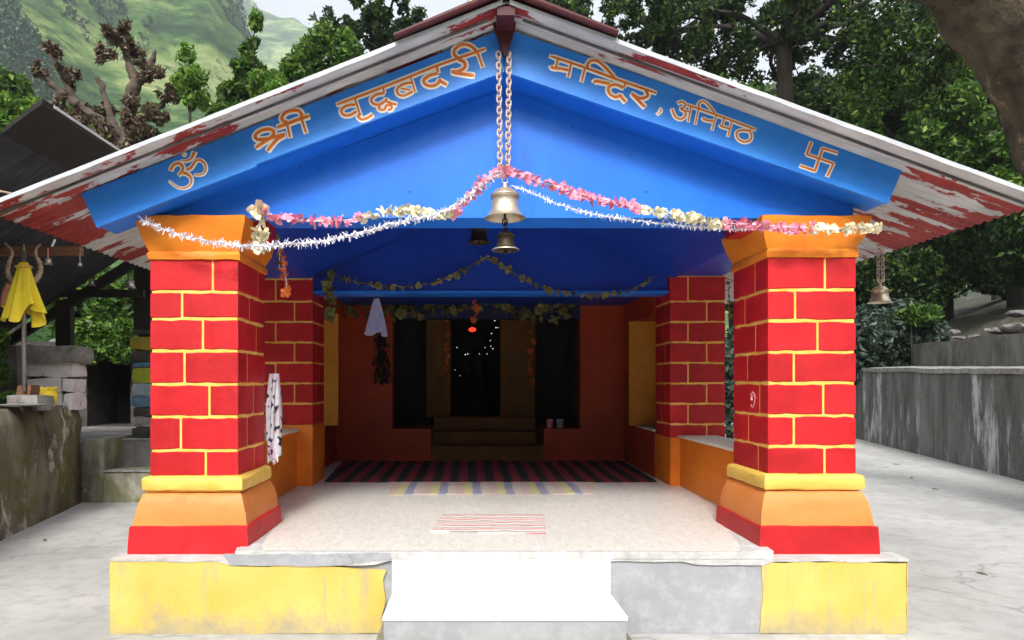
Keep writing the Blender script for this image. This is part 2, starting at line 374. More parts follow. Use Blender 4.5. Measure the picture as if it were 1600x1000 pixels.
def S(x): x = max(0, min(1, x)); return x * x * (3 - 2 * x)
def interp(u, tab):
    if u <= tab[0][0]: return tab[0][1]
    for (a_, b_), (c_, d_) in zip(tab, tab[1:]):
        if u <= c_: t = (u - a_) / (c_ - a_); t = t * t * (3 - 2 * t); return b_ + (d_ - b_) * t
    return tab[-1][1]
U = lambda x: (x - VX) / F
E1 = [(-3, .25), (-1.6, .5), (U(0), .80), (U(200), .66), (U(300), .60), (U(370), .52), (U(430), .38), (U(500), .26), (U(600), .18), (U(900), .12), (U(1300), .2), (U(1600), .36), (2, .3)]
E2 = [(-3, .3), (-1.6, .55), (U(0), .72), (U(300), .60), (U(370), .575), (U(420), .548), (U(480), .53), (U(510), .505), (U(560), .46), (U(700), .40), (U(900), .36), (U(1200), .42), (U(1440), .50), (U(1600), .58), (2, .4)]
def hillz(u, D):
    s1 = S((D - 60) / 430) ** 1.1 * (1 if D < 490 else max(.2, 1 - (D - 490) / 350))
    s2 = S((D - 560) / 760) * (1 if D < 1320 else max(.5, 1 - (D - 1320) / 600))
    a1 = 480 * interp(u, E1) * s1; a2 = 1300 * interp(u, E2) * s2
    z = max(a1, a2)
    X = u * D
    nn = noise.fractal(Vector((X * .006, D * .006, 3.3)), 1.0, 2.1, 6) * 26 * min(1, max(0, D - 90) / 300)
    rid = abs(noise.noise(Vector((X * .011 + D * .004, D * .002, 9.1)))) * -34 * min(1, max(0, D - 120) / 300)
    near = min(6.5, max(0, (D - 13.4) * .42)) * S((D - 13) / 5) * S((-.05 - u) / .3)
    return -.15 + near + z + nn * (.35 if D < 200 else 1) * (1 if z > 3 else 0) + rid * (1 if z > 12 else 0) + noise.noise(Vector((X * .5, D * .5, 0))) * .25 * (near > .2)
us = [-3 + 6.0 * i / 239 for i in range(240)]
Ds = [12.9 * (1420 / 12.9) ** (i / 149) for i in range(150)]
t = MB()
for D in Ds:
    for u in us: t.v.append((u * D, D + CY, hillz(u, D)))
for i in range(149):
    for j in range(239):
        a_ = i * 240 + j; t.face(a_, a_ + 1, a_ + 241, a_ + 240)
def hill_mat():
    m, n, l, b = new_mat('green_hillside')
    v = coords(n, l, (1, 1, 1.4))
    f = nz(n, l, v, .012, 10, .66, .4); fa = nz(n, l, v, .06, 12, .8); fm = n.new('ShaderNodeMath'); fm.operation = 'MULTIPLY_ADD'; fm.inputs[1].default_value = .55; l.new(fa, fm.inputs[0]); fs_ = n.new('ShaderNodeMath'); fs_.operation = 'SUBTRACT'; fs_.inputs[1].default_value = .275; l.new(f, fs_.inputs[0]); l.new(fs_.outputs[0], fm.inputs[2])
    r = ramp(n, [(.38, (.03, .065, .028)), (.46, (.07, .14, .045)), (.53, (.18, .26, .08)), (.64, (.38, .42, .18))]); l.new(fm.outputs[0], r.inputs[0])
    f2 = nz(n, l, v, .09, 8, .75); r2 = ramp(n, [(.54, (0, 0, 0)), (.60, (.75, .75, .75))]); l.new(f2, r2.inputs[0])
    c = mixc(n, l, r2.outputs[0], r.outputs[0], (.028, .062, .022))
    f3 = nz(n, l, coords(n, l, (.5, 1, 3)), .02, 9, .7); r3 = ramp(n, [(.62, (0, 0, 0)), (.68, (.7, .7, .7))]); l.new(f3, r3.inputs[0])
    c = mixc(n, l, r3.outputs[0], c, (.23, .22, .18))
    l.new(c, b.inputs['Base Color']); b.inputs['Roughness'].default_value = 1; b.inputs['Specular IOR Level'].default_value = 0
    bump(n, l, f2, b, 1, 6)
    return m
M['hill'] = hill_mat()
struct(t.build('hills', M['hill'], smooth='full'))
g = MB(); K = 64
g.add([(1400 * math.cos(2 * math.pi * i / K), 1400 * math.sin(2 * math.pi * i / K), -.45) for i in range(K)], [tuple(range(K))])
struct(g.build('far_ground', M['hill']))

# leaf clouds -----------------------------------------------------
def leaves_mesh(name, clumps, n, size, mat, stretch=1.6, droop=0, parentpos=None, squash=1):
    """clumps: (centre, radius); leaves are folded diamonds scattered through the clumps"""
    C = np.array([c for c, r in clumps]); Rr = np.array([r for c, r in clumps])
    pick = rng.choice(len(C), n, p=(Rr ** 2) / (Rr ** 2).sum())
    d = rng.normal(size=(n, 3)); d /= np.linalg.norm(d, axis=1)[:, None]
    p = C[pick] + d * (Rr[pick] * rng.random(n) ** .45)[:, None] * np.array([1, 1, squash])
    a = rng.normal(size=(n, 3)); a[:, 2] -= droop; a /= np.linalg.norm(a, axis=1)[:, None]
    b = rng.normal(size=(n, 3)); b -= a * (a * b).sum(1)[:, None]; b /= np.linalg.norm(b, axis=1)[:, None]
    s = size * (0.6 + .8 * rng.random(n))[:, None]
    cr = np.cross(a, b) * s * .18
    V = np.empty((n, 4, 3)); V[:, 0] = p - a * s * stretch * .5; V[:, 1] = p + b * s * .38 + cr; V[:, 2] = p + a * s * stretch * .5; V[:, 3] = p - b * s * .38 + cr
    F_ = np.arange(n * 4).reshape(n, 4)
    T = np.concatenate([F_[:, [0, 1, 2]], F_[:, [0, 2, 3]]], 1).reshape(-1, 3)
    me = bpy.data.meshes.new(name); me.vertices.add(n * 4); me.loops.add(n * 6); me.polygons.add(n * 2)
    me.vertices.foreach_set('co', V.ravel()); me.loops.foreach_set('vertex_index', T.ravel())
    me.polygons.foreach_set('loop_start', np.arange(n * 2) * 3); me.polygons.foreach_set('loop_total', np.full(n * 2, 3))
    me.materials.append(mat); me.update(calc_edges=True); return me
def rough_tube(m, amp, fr):
    for i, v in enumerate(m.v):
        p = Vector(v) * fr; m.v[i] = (v[0] + amp * noise.noise(p), v[1] + amp * noise.noise(p + Vector((9, 0, 0))), v[2] + amp * noise.noise(p + Vector((0, 9, 0))))
def clumps_in(c, rad, n, rc, top=0):
    out = []
    for _ in range(n):
        d = Vector((random.gauss(0, 1), random.gauss(0, 1), random.gauss(0, 1))).normalized() * random.random() ** .4
        out.append(((c[0] + d.x * rad[0], c[1] + d.y * rad[1], c[2] + d.z * rad[2]), rc * random.uniform(.6, 1.3)))
    return out
def tree(name, base, label, cat, clumps, nleaf, size, mat, trunk, group=None, bark='bark', **kw):
    """trunk: list of (path, r0, r1) in world coords"""
    o = thing(name, base, label, cat, group)
    me = leaves_mesh('crown', [((c[0] - base[0], c[1] - base[1], c[2] - base[2]), r) for c, r in clumps], nleaf, size, M[mat] if isinstance(mat, str) else mat, **kw)
    link('crown', me, o)
    m = MB()
    for path, r0, r1 in trunk:
        P = smooth_path(path, 5 if bark != 'burntbark' else 9); m.tube(P, [r0 + (r1 - r0) * (i / (len(P) - 1)) ** .8 for i in range(len(P))], 8)
    rough_tube(m, .035 if bark != 'burntbark' else .07, 5)
    m.build('trunk', M[bark], o, smooth='full')
    return o
def limbs(base, fork, clumps, r, k=9):
    t = [([base, Vector(base).lerp(Vector(fork), .5) + Vector((random.uniform(-.15, .15), 0, 0)), fork], r, r * .75)]
    cs = random.sample(clumps, min(k, len(clumps)))
    for c, _ in cs:
        c = Vector(c); f = Vector(fork); mid = f.lerp(c, .5) + Vector((random.uniform(-.2, .2), random.uniform(-.2, .2), random.uniform(-.1, .4)))
        t.append(([f, mid, c], r * .5, r * .08))
    return t
gz = lambda X, Y: hillz(X / (Y - CY), Y - CY) if Y - CY > 13 else 0

# left and centre trees, behind the roof
def P(px, py, D): return at(px, py, D + CY)
# scorched tree
b0 = P(205, 330, 18); base = (b0.x, b0.y, gz(b0.x, b0.y) - .2)
tips = [(185, 55), (165, 85), (215, 90), (80, 80), (112, 125), (62, 112), (95, 160), (130, 190), (228, 115), (262, 148), (240, 175), (205, 190), (165, 215), (150, 170), (190, 240), (230, 210), (272, 140)]
cl = [(tuple(P(x, y, 18 + random.uniform(-.5, .5))), r) for (x, y), r in zip(tips, [.30, .2, .22, .22, .2, .14, .2, .24, .26, .22, .3, .34, .3, .24, .4, .34, .18])]
cl = [((c[0] + random.gauss(0, r * .55), c[1] + random.gauss(0, r * .5), c[2] + random.gauss(0, r * .6)), r * random.uniform(.25, .6)) for c, r in cl for _ in range(9)]
tr = [([base, P(205, 300, 18), P(200, 225, 18), P(205, 160, 18), P(212, 120, 18)], .30, .14), ([P(212, 130, 18), P(200, 95, 18), P(185, 55, 18)], .14, .07),
      ([P(200, 250, 18), P(170, 200, 18), P(125, 165, 18), P(95, 115, 18), P(78, 78, 18)], .17, .06), ([P(125, 165, 18), P(90, 140, 18), P(58, 108, 18)], .14, .06),
      ([P(185, 215, 18), P(165, 155, 18), P(155, 122, 18)], .12, .07), ([P(205, 190, 18), P(250, 165, 18), P(275, 135, 18)], .13, .05), ([P(210, 130, 18), P(232, 110, 18), P(240, 80, 18)], .13, .05),
      ([P(195, 245, 18), P(140, 205, 18), P(110, 180, 18)], .16, .06)]
for i in range(170):
    c, r = random.choice(cl[:110]); c = Vector(c); d = Vector((random.gauss(0, 1), random.gauss(0, 1), random.gauss(0, 1) + .3)).normalized()
    tr.append(([c - d * r, c + d * r * .7, c + d * r * 2.0], .022, .006))
tree('scorched_tree', base, 'bare knobbly scorched tree with tufts of brown dead leaves above the black shed roof', 'tree', cl, 9500, .095, 'leafbrown', tr, bark='burntbark', stretch=2.4)
# slender bright tree
def simple(px, pytop, pybot, hw, D, name, label, mat, n, size, nc, rc, cat='tree', cone=False, droop=0, group=None, r=.14, squash=1):
    c = P(px, (pytop + pybot) / 2, D); base = (c.x, c.y, gz(c.x, c.y) - .1)
    sx = hw * D / F; sz = (pybot - pytop) / 2 * D / F
    if cone:
        cl = []
        for i in range(nc):
            t_ = random.random() ** .75; an = random.uniform(0, 6.28); rr = sx * t_ * random.uniform(.2, 1) + .08
            cl.append(((c.x + rr * math.cos(an), c.y + rr * math.sin(an), c.z + sz * (1 - 2 * t_)), rc * random.uniform(.5, 1.1) * (.35 + .8 * t_)))
    else: cl = clumps_in(c, (sx, max(sx * .8, .5), sz), nc, rc)
    return tree(name, base, label, cat, cl, n, size, mat, limbs(base, (c.x, c.y, c.z - sz * .6), cl, r, 14), droop=droop, squash=squash, group=group)
simple(388, 60, 235, 68, 21, 'slender_tree', 'slender pointed bright green tree with a yellow drooping tip left of the roof slope', 'leafmid', 9000, .2, 60, .42, cone=True)
simple(398, 18, 48, 7, 20.6, 'drooping_sprig', 'pale yellow green drooping shoot above the slender pointed tree', 'leaflight', 420, .14, 7, .16, cat='shoot', droop=2.2, r=.016)
simple(415, 110, 220, 40, 19.5, 'leafy_shrub', 'bright lime leafy shrub in front of the slender pointed tree', 'leaflight', 4200, .13, 20, .36, cat='shrub')
simple(295, 80, 165, 22, 17.5, 'lime_sapling', 'thin lime green sapling just right of the scorched tree', 'leaflight', 520, .14, 12, .26, cat='sapling', r=.05)
simple(520, 60, 170, 66, 21, 'round_tree', 'rounded mid green tree behind the left roof slope', 'leafmid', 11000, .13, 42, .42)
simple(600, -30, 110, 78, 26, 'airy_dark_tree', 'airy dark tree standing out against white sky left of the roof peak', 'leafdark', 5200, .16, 70, .26)
simple(520, 18, 60, 40, 26.5, 'sparse_twigs', 'loose sparse branch of small dark leaves against sky left of the airy dark tree', 'leafdark', 420, .14, 26, .2, cat='branch', r=.05)
simple(30, 150, 240, 42, 19, 'yellowish_bush', 'yellow green bush behind the left edge of the black shed roof', 'leaflight', 3600, .14, 22, .34, cat='bush')
simple(120, 175, 250, 40, 20.5, 'low_bush', 'light green bush below the limbs of the scorched tree', 'leaflight', 2600, .13, 18, .34, cat='bush')
simple(15, 110, 260, 45, 27, 'dark_leafy_tree', 'dark green tree at the left edge behind the yellow green bush', 'leafmid', 6000, .2, 30, .6)
simple(870, -30, 60, 60, 30, 'overhanging_crown', 'small leafy dark crown just right of the roof peak against the sky', 'leafdark', 1900, .22, 26, .5)
# woods on the far slope
def wood(name, label, want, tries, per, lr, sz):
    cl = []
    for _ in range(400000):
        if len(cl) >= want: break
        u, D, h = tries()
        if u is None: continue
        X = u * D; z = hillz(u, D); cl.append(((X, D + CY, z + h * .5), h * lr))
        cl.append(((X, D + CY, z + h * 1.1), h * lr * .55))
    o = bpy.data.objects.new(name, leaves_mesh(name, cl, len(cl) * per, sz, M['needle'], stretch=1.2, squash=1.2)); COL.objects.link(o); tag(o, label, 'forest' if 'forest' in name else 'scrub', kind='stuff')
def t1():
    x = random.uniform(-160, 150); D = random.uniform(150, 430); u = U(x); yy = VY - hillz(u, D) / D * F
    if not (x < 15 + max(0, yy) * .75 and x < 110) or noise.noise(Vector((u * 30, D * .02, 1))) < -.25: return None, 0, 0
    return u, D, random.uniform(3.5, 6.5)
wood('hillside_forest', 'dark conifer wood covering the hillside at the upper left', 6400, t1, 16, .34, 1.0)
def t2():
    u = random.uniform(U(-100), U(560)); D = random.uniform(260, 1250)
    if noise.noise(Vector((u * 16, D * .009, 5))) + .5 * noise.noise(Vector((u * 60, D * .03, 8))) < .06: return None, 0, 0
    return u, D, random.uniform(2.5, 6)
wood('hillside_scrub', 'scattered dark shrubs dotting the green hazy hillside', 5200, t2, 12, .5, 1.4)
# unseen slope added behind the camera to block low sky light
m = MB(); nn_ = 56
for i in range(nn_ + 1):
    a_ = math.pi + math.pi * i / nn_
    for j in range(14):
        r_ = 24 + 70 * (j / 13) ** 1.3; v_ = Vector((math.cos(a_), math.sin(a_), 0))
        m.v.append((v_.x * r_ * 1.2, v_.y * r_ - 6, -.2 + (r_ - 24) * .62 + 3 * noise.noise(v_ * r_ * .08) * S((r_ - 24) / 10)))
for i in range(nn_):
    for j in range(13): a_ = i * 14 + j; m.face(a_, a_ + 1, a_ + 15, a_ + 14)
struct(m.build('added_sky_blocker', M['skyblocker'], smooth='full'))

# right side: streaked wall, upper wall, bank
WX = lambda Y: 8.48 + (Y - 6.1) * .258
def along(y0, y1, o0, o1, z0, z1, n=1):
    """strip following the wall line, from offset o0 to o1"""
    return [(WX(y0) + o0, y0), (WX(y0) + o1, y0), (WX(y1) + o1, y1), (WX(y1) + o0, y1)]
rw = thing('retaining_wall', (WX(4), 4, 0), 'long grey concrete wall with white and mossy streaks along the right of the courtyard', 'wall')
m = MB(); n = 30
for i in range(n + 1):
    y = -6 + 25.0 * i / n; zt = 1.72 + (y - 6.1) * .026; j_ = .012 * math.sin(i * 2.1)
    m.v += [(WX(y) + j_, y, 0), (WX(y) + j_, y, zt - .09), (WX(y) + .4, y, zt - .09), (WX(y) + .4, y, 0)]
for i in range(n):
    for q in range(3): m.face(i * 4 + q, i * 4 + q + 4, i * 4 + q + 5, i * 4 + q + 1)
m.face(0, 1, 2, 3); m.build('wall_face', M['streakwall'], rw)
m = MB(); n = 90
for i in range(n + 1):
    y = -6 + 25.0 * i / n; zt = 1.72 + (y - 6.1) * .026; j_ = .012 * math.sin(i * 1.3)
    m.v += [(WX(y) - .035 + j_, y, zt - .09), (WX(y) - .03 + j_, y, zt), (WX(y) + 1.25, y, zt + .05), (WX(y) + 1.25, y, zt - .09)]
for i in range(n):
    for q in range(4): m.face(i * 4 + q, i * 4 + (q + 4), i * 4 + 4 + (q + 1) % 4, i * 4 + (q + 1) % 4)
m.face(0, 1, 2, 3); m.face(n * 4 + 3, n * 4 + 2, n * 4 + 1, n * 4); rough_tube(m, .022, 3.1); m.build('coping', M['stone'], rw)
uw = thing('upper_wall', (WX(8) + 1.2, 8, 1.7), 'low dark concrete wall set back above the long streaked wall', 'wall')
m = MB()
for i in range(17):
    y = 13.3 - 17.0 * i / 16; zt = 2.42 + (y - 8) * .018 + .02 * math.sin(i * 1.9)
    m.v += [(WX(y) + 1.15, y, 1.6), (WX(y) + 1.15, y, zt), (WX(y) + 1.5, y, zt + .01), (WX(y) + 1.5, y, 1.6)]
for i in range(16):
    for q in range(3): m.face(i * 4 + q, i * 4 + q + 1, i * 4 + q + 5, i * 4 + q + 4)
m.face(0, 3, 2, 1); m.build('wall_face', M['darkconcrete'], uw)
m = MB(); ny, no = 60, 46
for i in range(ny):
    y = -8 + 62.0 * i / (ny - 1)
    for j in range(no):
        o_ = 1.3 + 60 * (j / (no - 1)) ** 1.8
        z = 1.62 + S((o_ - 1.3) / .5) * (.62 if y < 13.4 else .25) + (.55 * min(2.6, max(0, o_ - 1.8)) + .33 * max(0, o_ - 4.4)) + noise.fractal(Vector((o_ * .6, y * .6, 2)), 1, 2, 5) * .28 * S((o_ - 1.4) / 2)
        if y > 20: z = z * 1
        m.v.append((WX(y) + o_, y, z))
for i in range(ny - 1):
    for j in range(no - 1): a_ = i * no + j; m.face(a_, a_ + 1, a_ + no + 1, a_ + no)
struct(m.build('bank', M['soil'], smooth='full'))
# rocks on the bank
def rock_mesh(r, seed, sc=(1, .8, .5), mat='stone', rough_=.35):
    bm = bmesh.new(); bmesh.ops.create_icosphere(bm, subdivisions=2, radius=1)
    for v in bm.verts:
        k_ = 1 + noise.noise(v.co * 1.3 + Vector((seed * 7.1, 0, 0))) * rough_
        v.co = Vector((v.co.x * sc[0], v.co.y * sc[1], v.co.z * sc[2])) * k_ * r
    me = bpy.data.meshes.new('rock'); bm.to_mesh(me); bm.free(); me.materials.append(M[mat]); return me
rlabels = ['big pale flat boulder on the bank at the right edge', 'tilted slab of rock beside the big pale boulder', 'small angular stone on top of the upper dark wall', 'rounded grey stone lying on the bank behind the upper wall', 'flat thin stone at the edge of the upper wall', 'dark lump of rock high on the bank at the right edge']
for i, (px, py, D, r) in enumerate([(1588, 514, 13.2, .26), (1556, 517, 13.6, .15), (1520, 526, 13.6, .10), (1490, 520, 15.2, .12), (1500, 528, 13.9, .10), (1590, 490, 15, .2)]):
    c = P(px, py, D); o = link('rock', rock_mesh(r, i, (1.3, .9, .42) if i != 3 else (1, .9, .7), 'darkconcrete'), None, c, (0, random.uniform(-.2, .2), random.uniform(0, 3)))
    tag(o, rlabels[i], 'rock', 'rocks on the right bank')
# ivy bush beside the wall
c = P(1390, 530, 18.5)
tree('ivy_bush', (c.x, c.y, 1.7), 'dense grey green bush with small leaves behind the streaked wall near the right pillar', 'bush', clumps_in((c.x - .3, c.y, c.z - .1), (1.5, 1.0, .95), 60, .42), 17000, .11, 'leafivy', limbs((c.x, c.y, 1.6), (c.x, c.y, 2.3), [((c.x, c.y, 3), .3)], .08))
c = P(1140, 560, 16.5)
tree('dark_hedge', (c.x, c.y, 0), 'dark leafy hedge seen in the gap between the two right hand pillars', 'hedge', clumps_in((c.x + .6, c.y, 1.5), (1.6, .8, 1.5), 60, .45), 12000, .12, 'leafivy', limbs((c.x, c.y, 0), (c.x, c.y, 1.2), [((c.x, c.y, 2.3), .3)], .08))
simple(1425, 478, 505, 26, 17.4, 'fern_clump', 'bright green clump of ferns growing on top of the grey green bush', 'leafmid', 700, .13, 10, .2, cat='ferns', r=.03)
# dense trees right
def bigtree(px, py, hw, hh, D, label, mat, n, size, nc, rc, z0=None, group='dense trees rising behind the right wall', r=.28):
    c = P(px, py, D); z0 = z0 if z0 is not None else max(0, 1.7 + (.55 + .33 * max(0, c.x - WX(c.y) - 1.8)) if c.x > WX(c.y) + 1.3 else gz(c.x, c.y)) - .2
    sx, sz = hw * D / F, hh * D / F; base = (c.x, c.y, z0)
    cl = clumps_in(c, (sx, sx * .7, sz), nc, rc)
    return tree('broadleaf_tree', base, label, 'tree', cl, n, size, mat, limbs(base, (c.x + random.uniform(-.3, .3), c.y, max(c.z - sz * .5, z0 + 1)), cl, r, 16), group=group)
bigtree(1240, 20, 215, 100, 20, 'spreading dark tree with a thick forked trunk above the right roof slope', 'leafdark', 17000, .115, 170, .32, 0, r=.30)
bigtree(1040, 30, 110, 62, 22, 'dark leafy tree right of the roof peak with sky showing through', 'leafdark', 6000, .12, 70, .28, 0)
bigtree(1450, 220, 170, 120, 24, 'broad mid green tree over the right end of the roof', 'leafmid', 42000, .14, 110, .7)
bigtree(1590, 300, 130, 100, 22, 'lighter green tree at the far right edge above the bank', 'leafmid', 26000, .14, 80, .6)
bigtree(1330, 190, 140, 80, 27, 'dark tree behind the roof between the forked tree and the broad green one', 'leafdark', 34000, .14, 80, .7)
bigtree(1480, 370, 170, 75, 30, 'deep shaded undergrowth tree behind the grey green bush', 'leafdark', 26000, .16, 80, .9)
bigtree(1620, 370, 90, 60, 20, 'low dark tree hanging over the bank at the right edge', 'leafdark', 24000, .115, 50, .6)
bigtree(1560, 180, 120, 90, 34, 'pale green far tree glimpsed under the huge overhanging limb', 'leaflight', 9000, .26, 50, 1.0)
bigtree(1430, 60, 120, 70, 26, 'feathery dark tree crown left of the huge overhanging limb', 'leafdark', 6000, .12, 70, .36)
bigtree(1150, 190, 140, 45, 34, 'dull green tree deep behind the right roof slope', 'leafmid', 12000, .26, 60, .9)
bigtree(1600, 425, 60, 30, 28, 'shadowed shrub on the ridge of the bank at the right edge', 'leafdark', 8000, .18, 30, .7)
bigtree(1380, 440, 90, 40, 24, 'dark shrubby tree directly behind the small hanging bell on the right', 'leafdark', 22000, .12, 50, .7)
bigtree(1240, 430, 130, 70, 32, 'dark tree hidden mostly by the right front pillar', 'leafdark', 9000, .24, 50, .9, 0)
# huge overhanging limb
lt = thing('old_tree', (6.9, 2.6, 0), 'huge mossy old tree limb curving over the top right corner', 'tree')
m = MB(); pth = smooth_path([(6.9, 2.6, -.1), P(1760, 500, 6.9), P(1690, 230, 6.9), P(1615, 75, 6.9), P(1520, -35, 6.9), P(1420, -110, 6.9), P(1300, -190, 7.2)], 22)
m.tube(pth, [.55 + .05 * noise.noise(p * 2) - .12 * i / len(pth) for i, p in enumerate(pth)], 48)
rough_tube(m, .09, 2.2); rough_tube(m, .04, 7); o = m.build('trunk', M['mosslitbark'], lt, smooth='full')
m = MB()
for pa, r in (([P(1560, 40, 6.9), P(1500, 60, 7.6), P(1430, 95, 8.4), P(1340, 105, 9)], .06), ([P(1500, 60, 7.6), P(1465, 110, 8), P(1440, 140, 8.3)], .03), ([P(1430, 95, 8.4), P(1380, 150, 8.8)], .02)):
    m.tube(smooth_path(pa, 5), [r * (1 - .8 * i / (len(smooth_path(pa, 5)) - 1)) for i in range(len(smooth_path(pa, 5)))], 6)
m.build('branch', M['bark'], lt, smooth='full')
cl = [(tuple(P(x + random.uniform(-18, 18), y + random.uniform(-14, 14), D)), .2) for x, y, D in [(1450, 70, 8.2), (1400, 95, 8.6), (1345, 105, 9), (1440, 130, 8.3), (1380, 150, 8.8), (1480, 110, 8), (1420, 55, 8.5), (1350, 70, 9), (1330, 125, 9.2), (1500, 85, 7.8), (1390, 30, 8.8), (1320, 40, 9.2)]]
lo = wloc(lt)
link('foliage', leaves_mesh('foliage', [((c[0] - lo[0], c[1] - lo[1], c[2] - lo[2]), r * 1.3) for c, r in cl], 3000, .05, M['leafdark']), lt)
# ================================================================ the temple
T = thing('temple', (.2, 2.5, 0), 'blue gabled temple porch on red brick pillars with painted Hindi lettering', 'temple')
def part(m, name, mat, sm=False, par=None): return m.build(name, M[mat] if isinstance(mat, str) else mat, par or T, sm)
def jag(pts, amp, step):   # roughen a closed x,z outline
    out = []
    for (a_, b_), (c_, d_) in zip(pts, pts[1:] + pts[:1]):
        L = math.hypot(c_ - a_, d_ - b_); k_ = max(1, int(L / step))
        for i in range(k_):
            t_ = i / k_; j_ = amp * (1 if 0 < i else .3); out.append((a_ + (c_ - a_) * t_ + random.uniform(-j_, j_), b_ + (d_ - b_) * t_ + random.uniform(-j_, j_)))
    return out
part(MB().box(-2.149, 2.607, -.18, 7.0, 0, .441), 'platform', 'cement')
# painted blocks on the front of the platform
pz = lambda px, py, Y=-.2: ((px - VX) * (Y - CY) / F, EYE + (VY - py) * (Y - CY) / F)
def painted(pts, name, mat, y0=-.2, y1=-.17, amp=.006, step=.06):
    m = MB(); m.prism(jag([pz(x, y, y0) for x, y in pts], amp, step), y0, y1); return part(m, name, mat)
painted([(172, 874), (350, 875), (358, 884), (420, 886), (440, 880), (520, 886), (603, 892), (598, 905), (603, 940), (596, 965), (600, 990), (172, 991)], 'painted_block_face', 'yellow', amp=.004)
part(MB().box(-2.152, -2.146, -.19, 2.6, .003, .438), 'painted_block_side', 'yellow')
painted([(1190, 880), (1300, 878), (1416, 880), (1416, 990), (1300, 991), (1187, 990), (1192, 940)], 'painted_block_face', 'yellow', amp=.005)
part(MB().box(2.604, 2.61, -.19, 2.6, .003, .438), 'painted_block_side', 'yellow')
painted([(610, 868), (1188, 866), (1196, 880), (1192, 990), (610, 991)], 'cement_face', 'cement', -.192, -.17, .003)
# plaster lip
m = MB(); top = []; n = 60
for i in range(n + 1):
    x = -2.151 + 4.76 * i / n
    drop = .012 + .012 * noise.noise(Vector((x * 5, 0, 0))) + (.02 if -1.45 < x < -.5 else 0) + (.02 if 1.3 < x < 1.8 else 0)
    top.append((x, .441 + .004, drop))
m.v = []
for x, z, dr in top:
    m.v += [(x, -.2035, z - dr), (x, -.2045, z + .002), (x, -.05, z + .006)]
for i in range(n):
    for q in range(2): m.face(i * 3 + q, i * 3 + 3 + q, i * 3 + 4 + q, i * 3 + q + 1)
part(m, 'plaster_lip', 'whiteplaster')
# floor
m = MB(); fl = .49
m.v = [(-1.40, -.20, .445), (1.80, -.20, .445), (1.80, -.20, fl), (-1.40, -.20, fl), (-1.62, .7, fl + .01), (1.98, .7, fl + .01), (-1.7, 4.1, .54), (2.05, 4.1, .54), (-1.62, .7, .4), (1.98, .7, .4)]
m.f = [(0, 1, 2, 3), (3, 2, 5, 4), (4, 5, 7, 6), (0, 3, 4, 8), (1, 9, 5, 2)]; m.mi = [0] * 5
part(m, 'porch_floor', 'tile')
m = MB(); m.prism(jag([pz(350, 866), pz(610, 864), pz(612, 874), pz(520, 884), pz(360, 884)], .005, .06), -.206, -.19); part(m, 'plaster_patch', 'cement')
def skirt(pts, h):   # white plaster skirt around pillar base
    m = MB(); m.prismz([(x + random.uniform(-.012, .012), y + random.uniform(-.01, .01)) for x, y in pts], .44, h); return part(m, 'plaster_skirt', 'whiteplaster')
skirt([(-1.40, -.195), (-1.22, -.2), (-1.28, -.05), (-1.33, .2), (-1.34, .45), (-1.35, .66), (-1.42, .66), (-1.42, .2)], fl + .006)
skirt([(1.80, -.195), (1.60, -.2), (1.66, -.05), (1.73, .2), (1.75, .45), (1.75, .66), (1.82, .66), (1.82, .2)], fl + .006)
part(MB().box(-1.36, 1.76, -.2045, -.17, .450, .4915, .002), 'floor_edge', 'whiteplaster')

# ---- pillars
def brick(path, z0, z1, par, inward):
    """path: outer corner points in plan; inward: function point->inner point"""
    pts = []
    for a_, b_ in zip(path, path[1:]):
        L = math.dist(a_, b_); k_ = max(1, round(L / .06))
        for i in range(k_): pts.append((a_[0] + (b_[0] - a_[0]) * i / k_, a_[1] + (b_[1] - a_[1]) * i / k_))
    pts.append(path[-1]); m = MB()
    j = lambda: random.uniform(-.0042, .0042)
    for i, p in enumerate(pts):
        end = i in (0, len(pts) - 1); c = inward(p, .009); q = inward(p, .03)
        e = j() * 1.2; zb, zt = z0 + j(), z1 + j()
        pe = inward(p, .004) if end else p
        m.v += [(q[0], q[1], zb + .001), (c[0], c[1], zb), (pe[0], pe[1], zb + .007), (pe[0], pe[1], zt - .007), (c[0], c[1], zt), (q[0], q[1], zt - .001)]
    n = len(pts)
    for i in range(n - 1):
        for s_ in range(5): m.face(i * 6 + s_, i * 6 + 6 + s_, i * 6 + 7 + s_, i * 6 + s_ + 1)
    m.face(*range(6)[::-1]); m.face(*[(n - 1) * 6 + s_ for s_ in range(6)])
    return m.build('brick', M['red'], par)
def pillar(xl, xr, y0, y1, zs, fj, sj, inner, label=None):
    """zs: joint heights top to bottom; fj/sj: joints on front (x) and inner side (y) per course; inner=+1 when inner face is the right one"""
    core = MB().box(xl + .007, xr - .007, y0 + .007, y1 - .007, zs[-1] - .02, zs[0] + .02)
    p = part(core, 'pillar', 'mortar')
    if label: p['label'] = label
    cx, cy = (xl + xr) / 2, (y0 + y1) / 2; hx, hy = (xr - xl) / 2, (y1 - y0) / 2
    def inward(q, d): 
        x = max(xl + d, min(xr - d, q[0])); y = max(y0 + d, min(y1 - d, q[1])); return (x, y)
    g_ = .0075
    for i in range(len(zs) - 1):
        zt, zb = zs[i] - (g_ if i else .002), zs[i + 1] + (g_ if i < len(zs) - 2 else 0)
        f_ = fj[i]; s_ = sj[i]; o_ = y0 + y1 - s_ ; b_ = xl + xr - f_
        sr, slf = (s_, o_) if inner > 0 else (o_, s_)
        brick([(f_ - g_, y0), (xl, y0), (xl, slf - g_)], zb, zt, p, inward)
        brick([(f_ + g_, y0), (xr, y0), (xr, sr - g_)], zb, zt, p, inward)
        brick([(xl, slf + g_), (xl, y1), (b_ - g_, y1)], zb, zt, p, inward)
        brick([(xr, sr + g_), (xr, y1), (b_ + g_, y1)], zb, zt, p, inward)
    return p
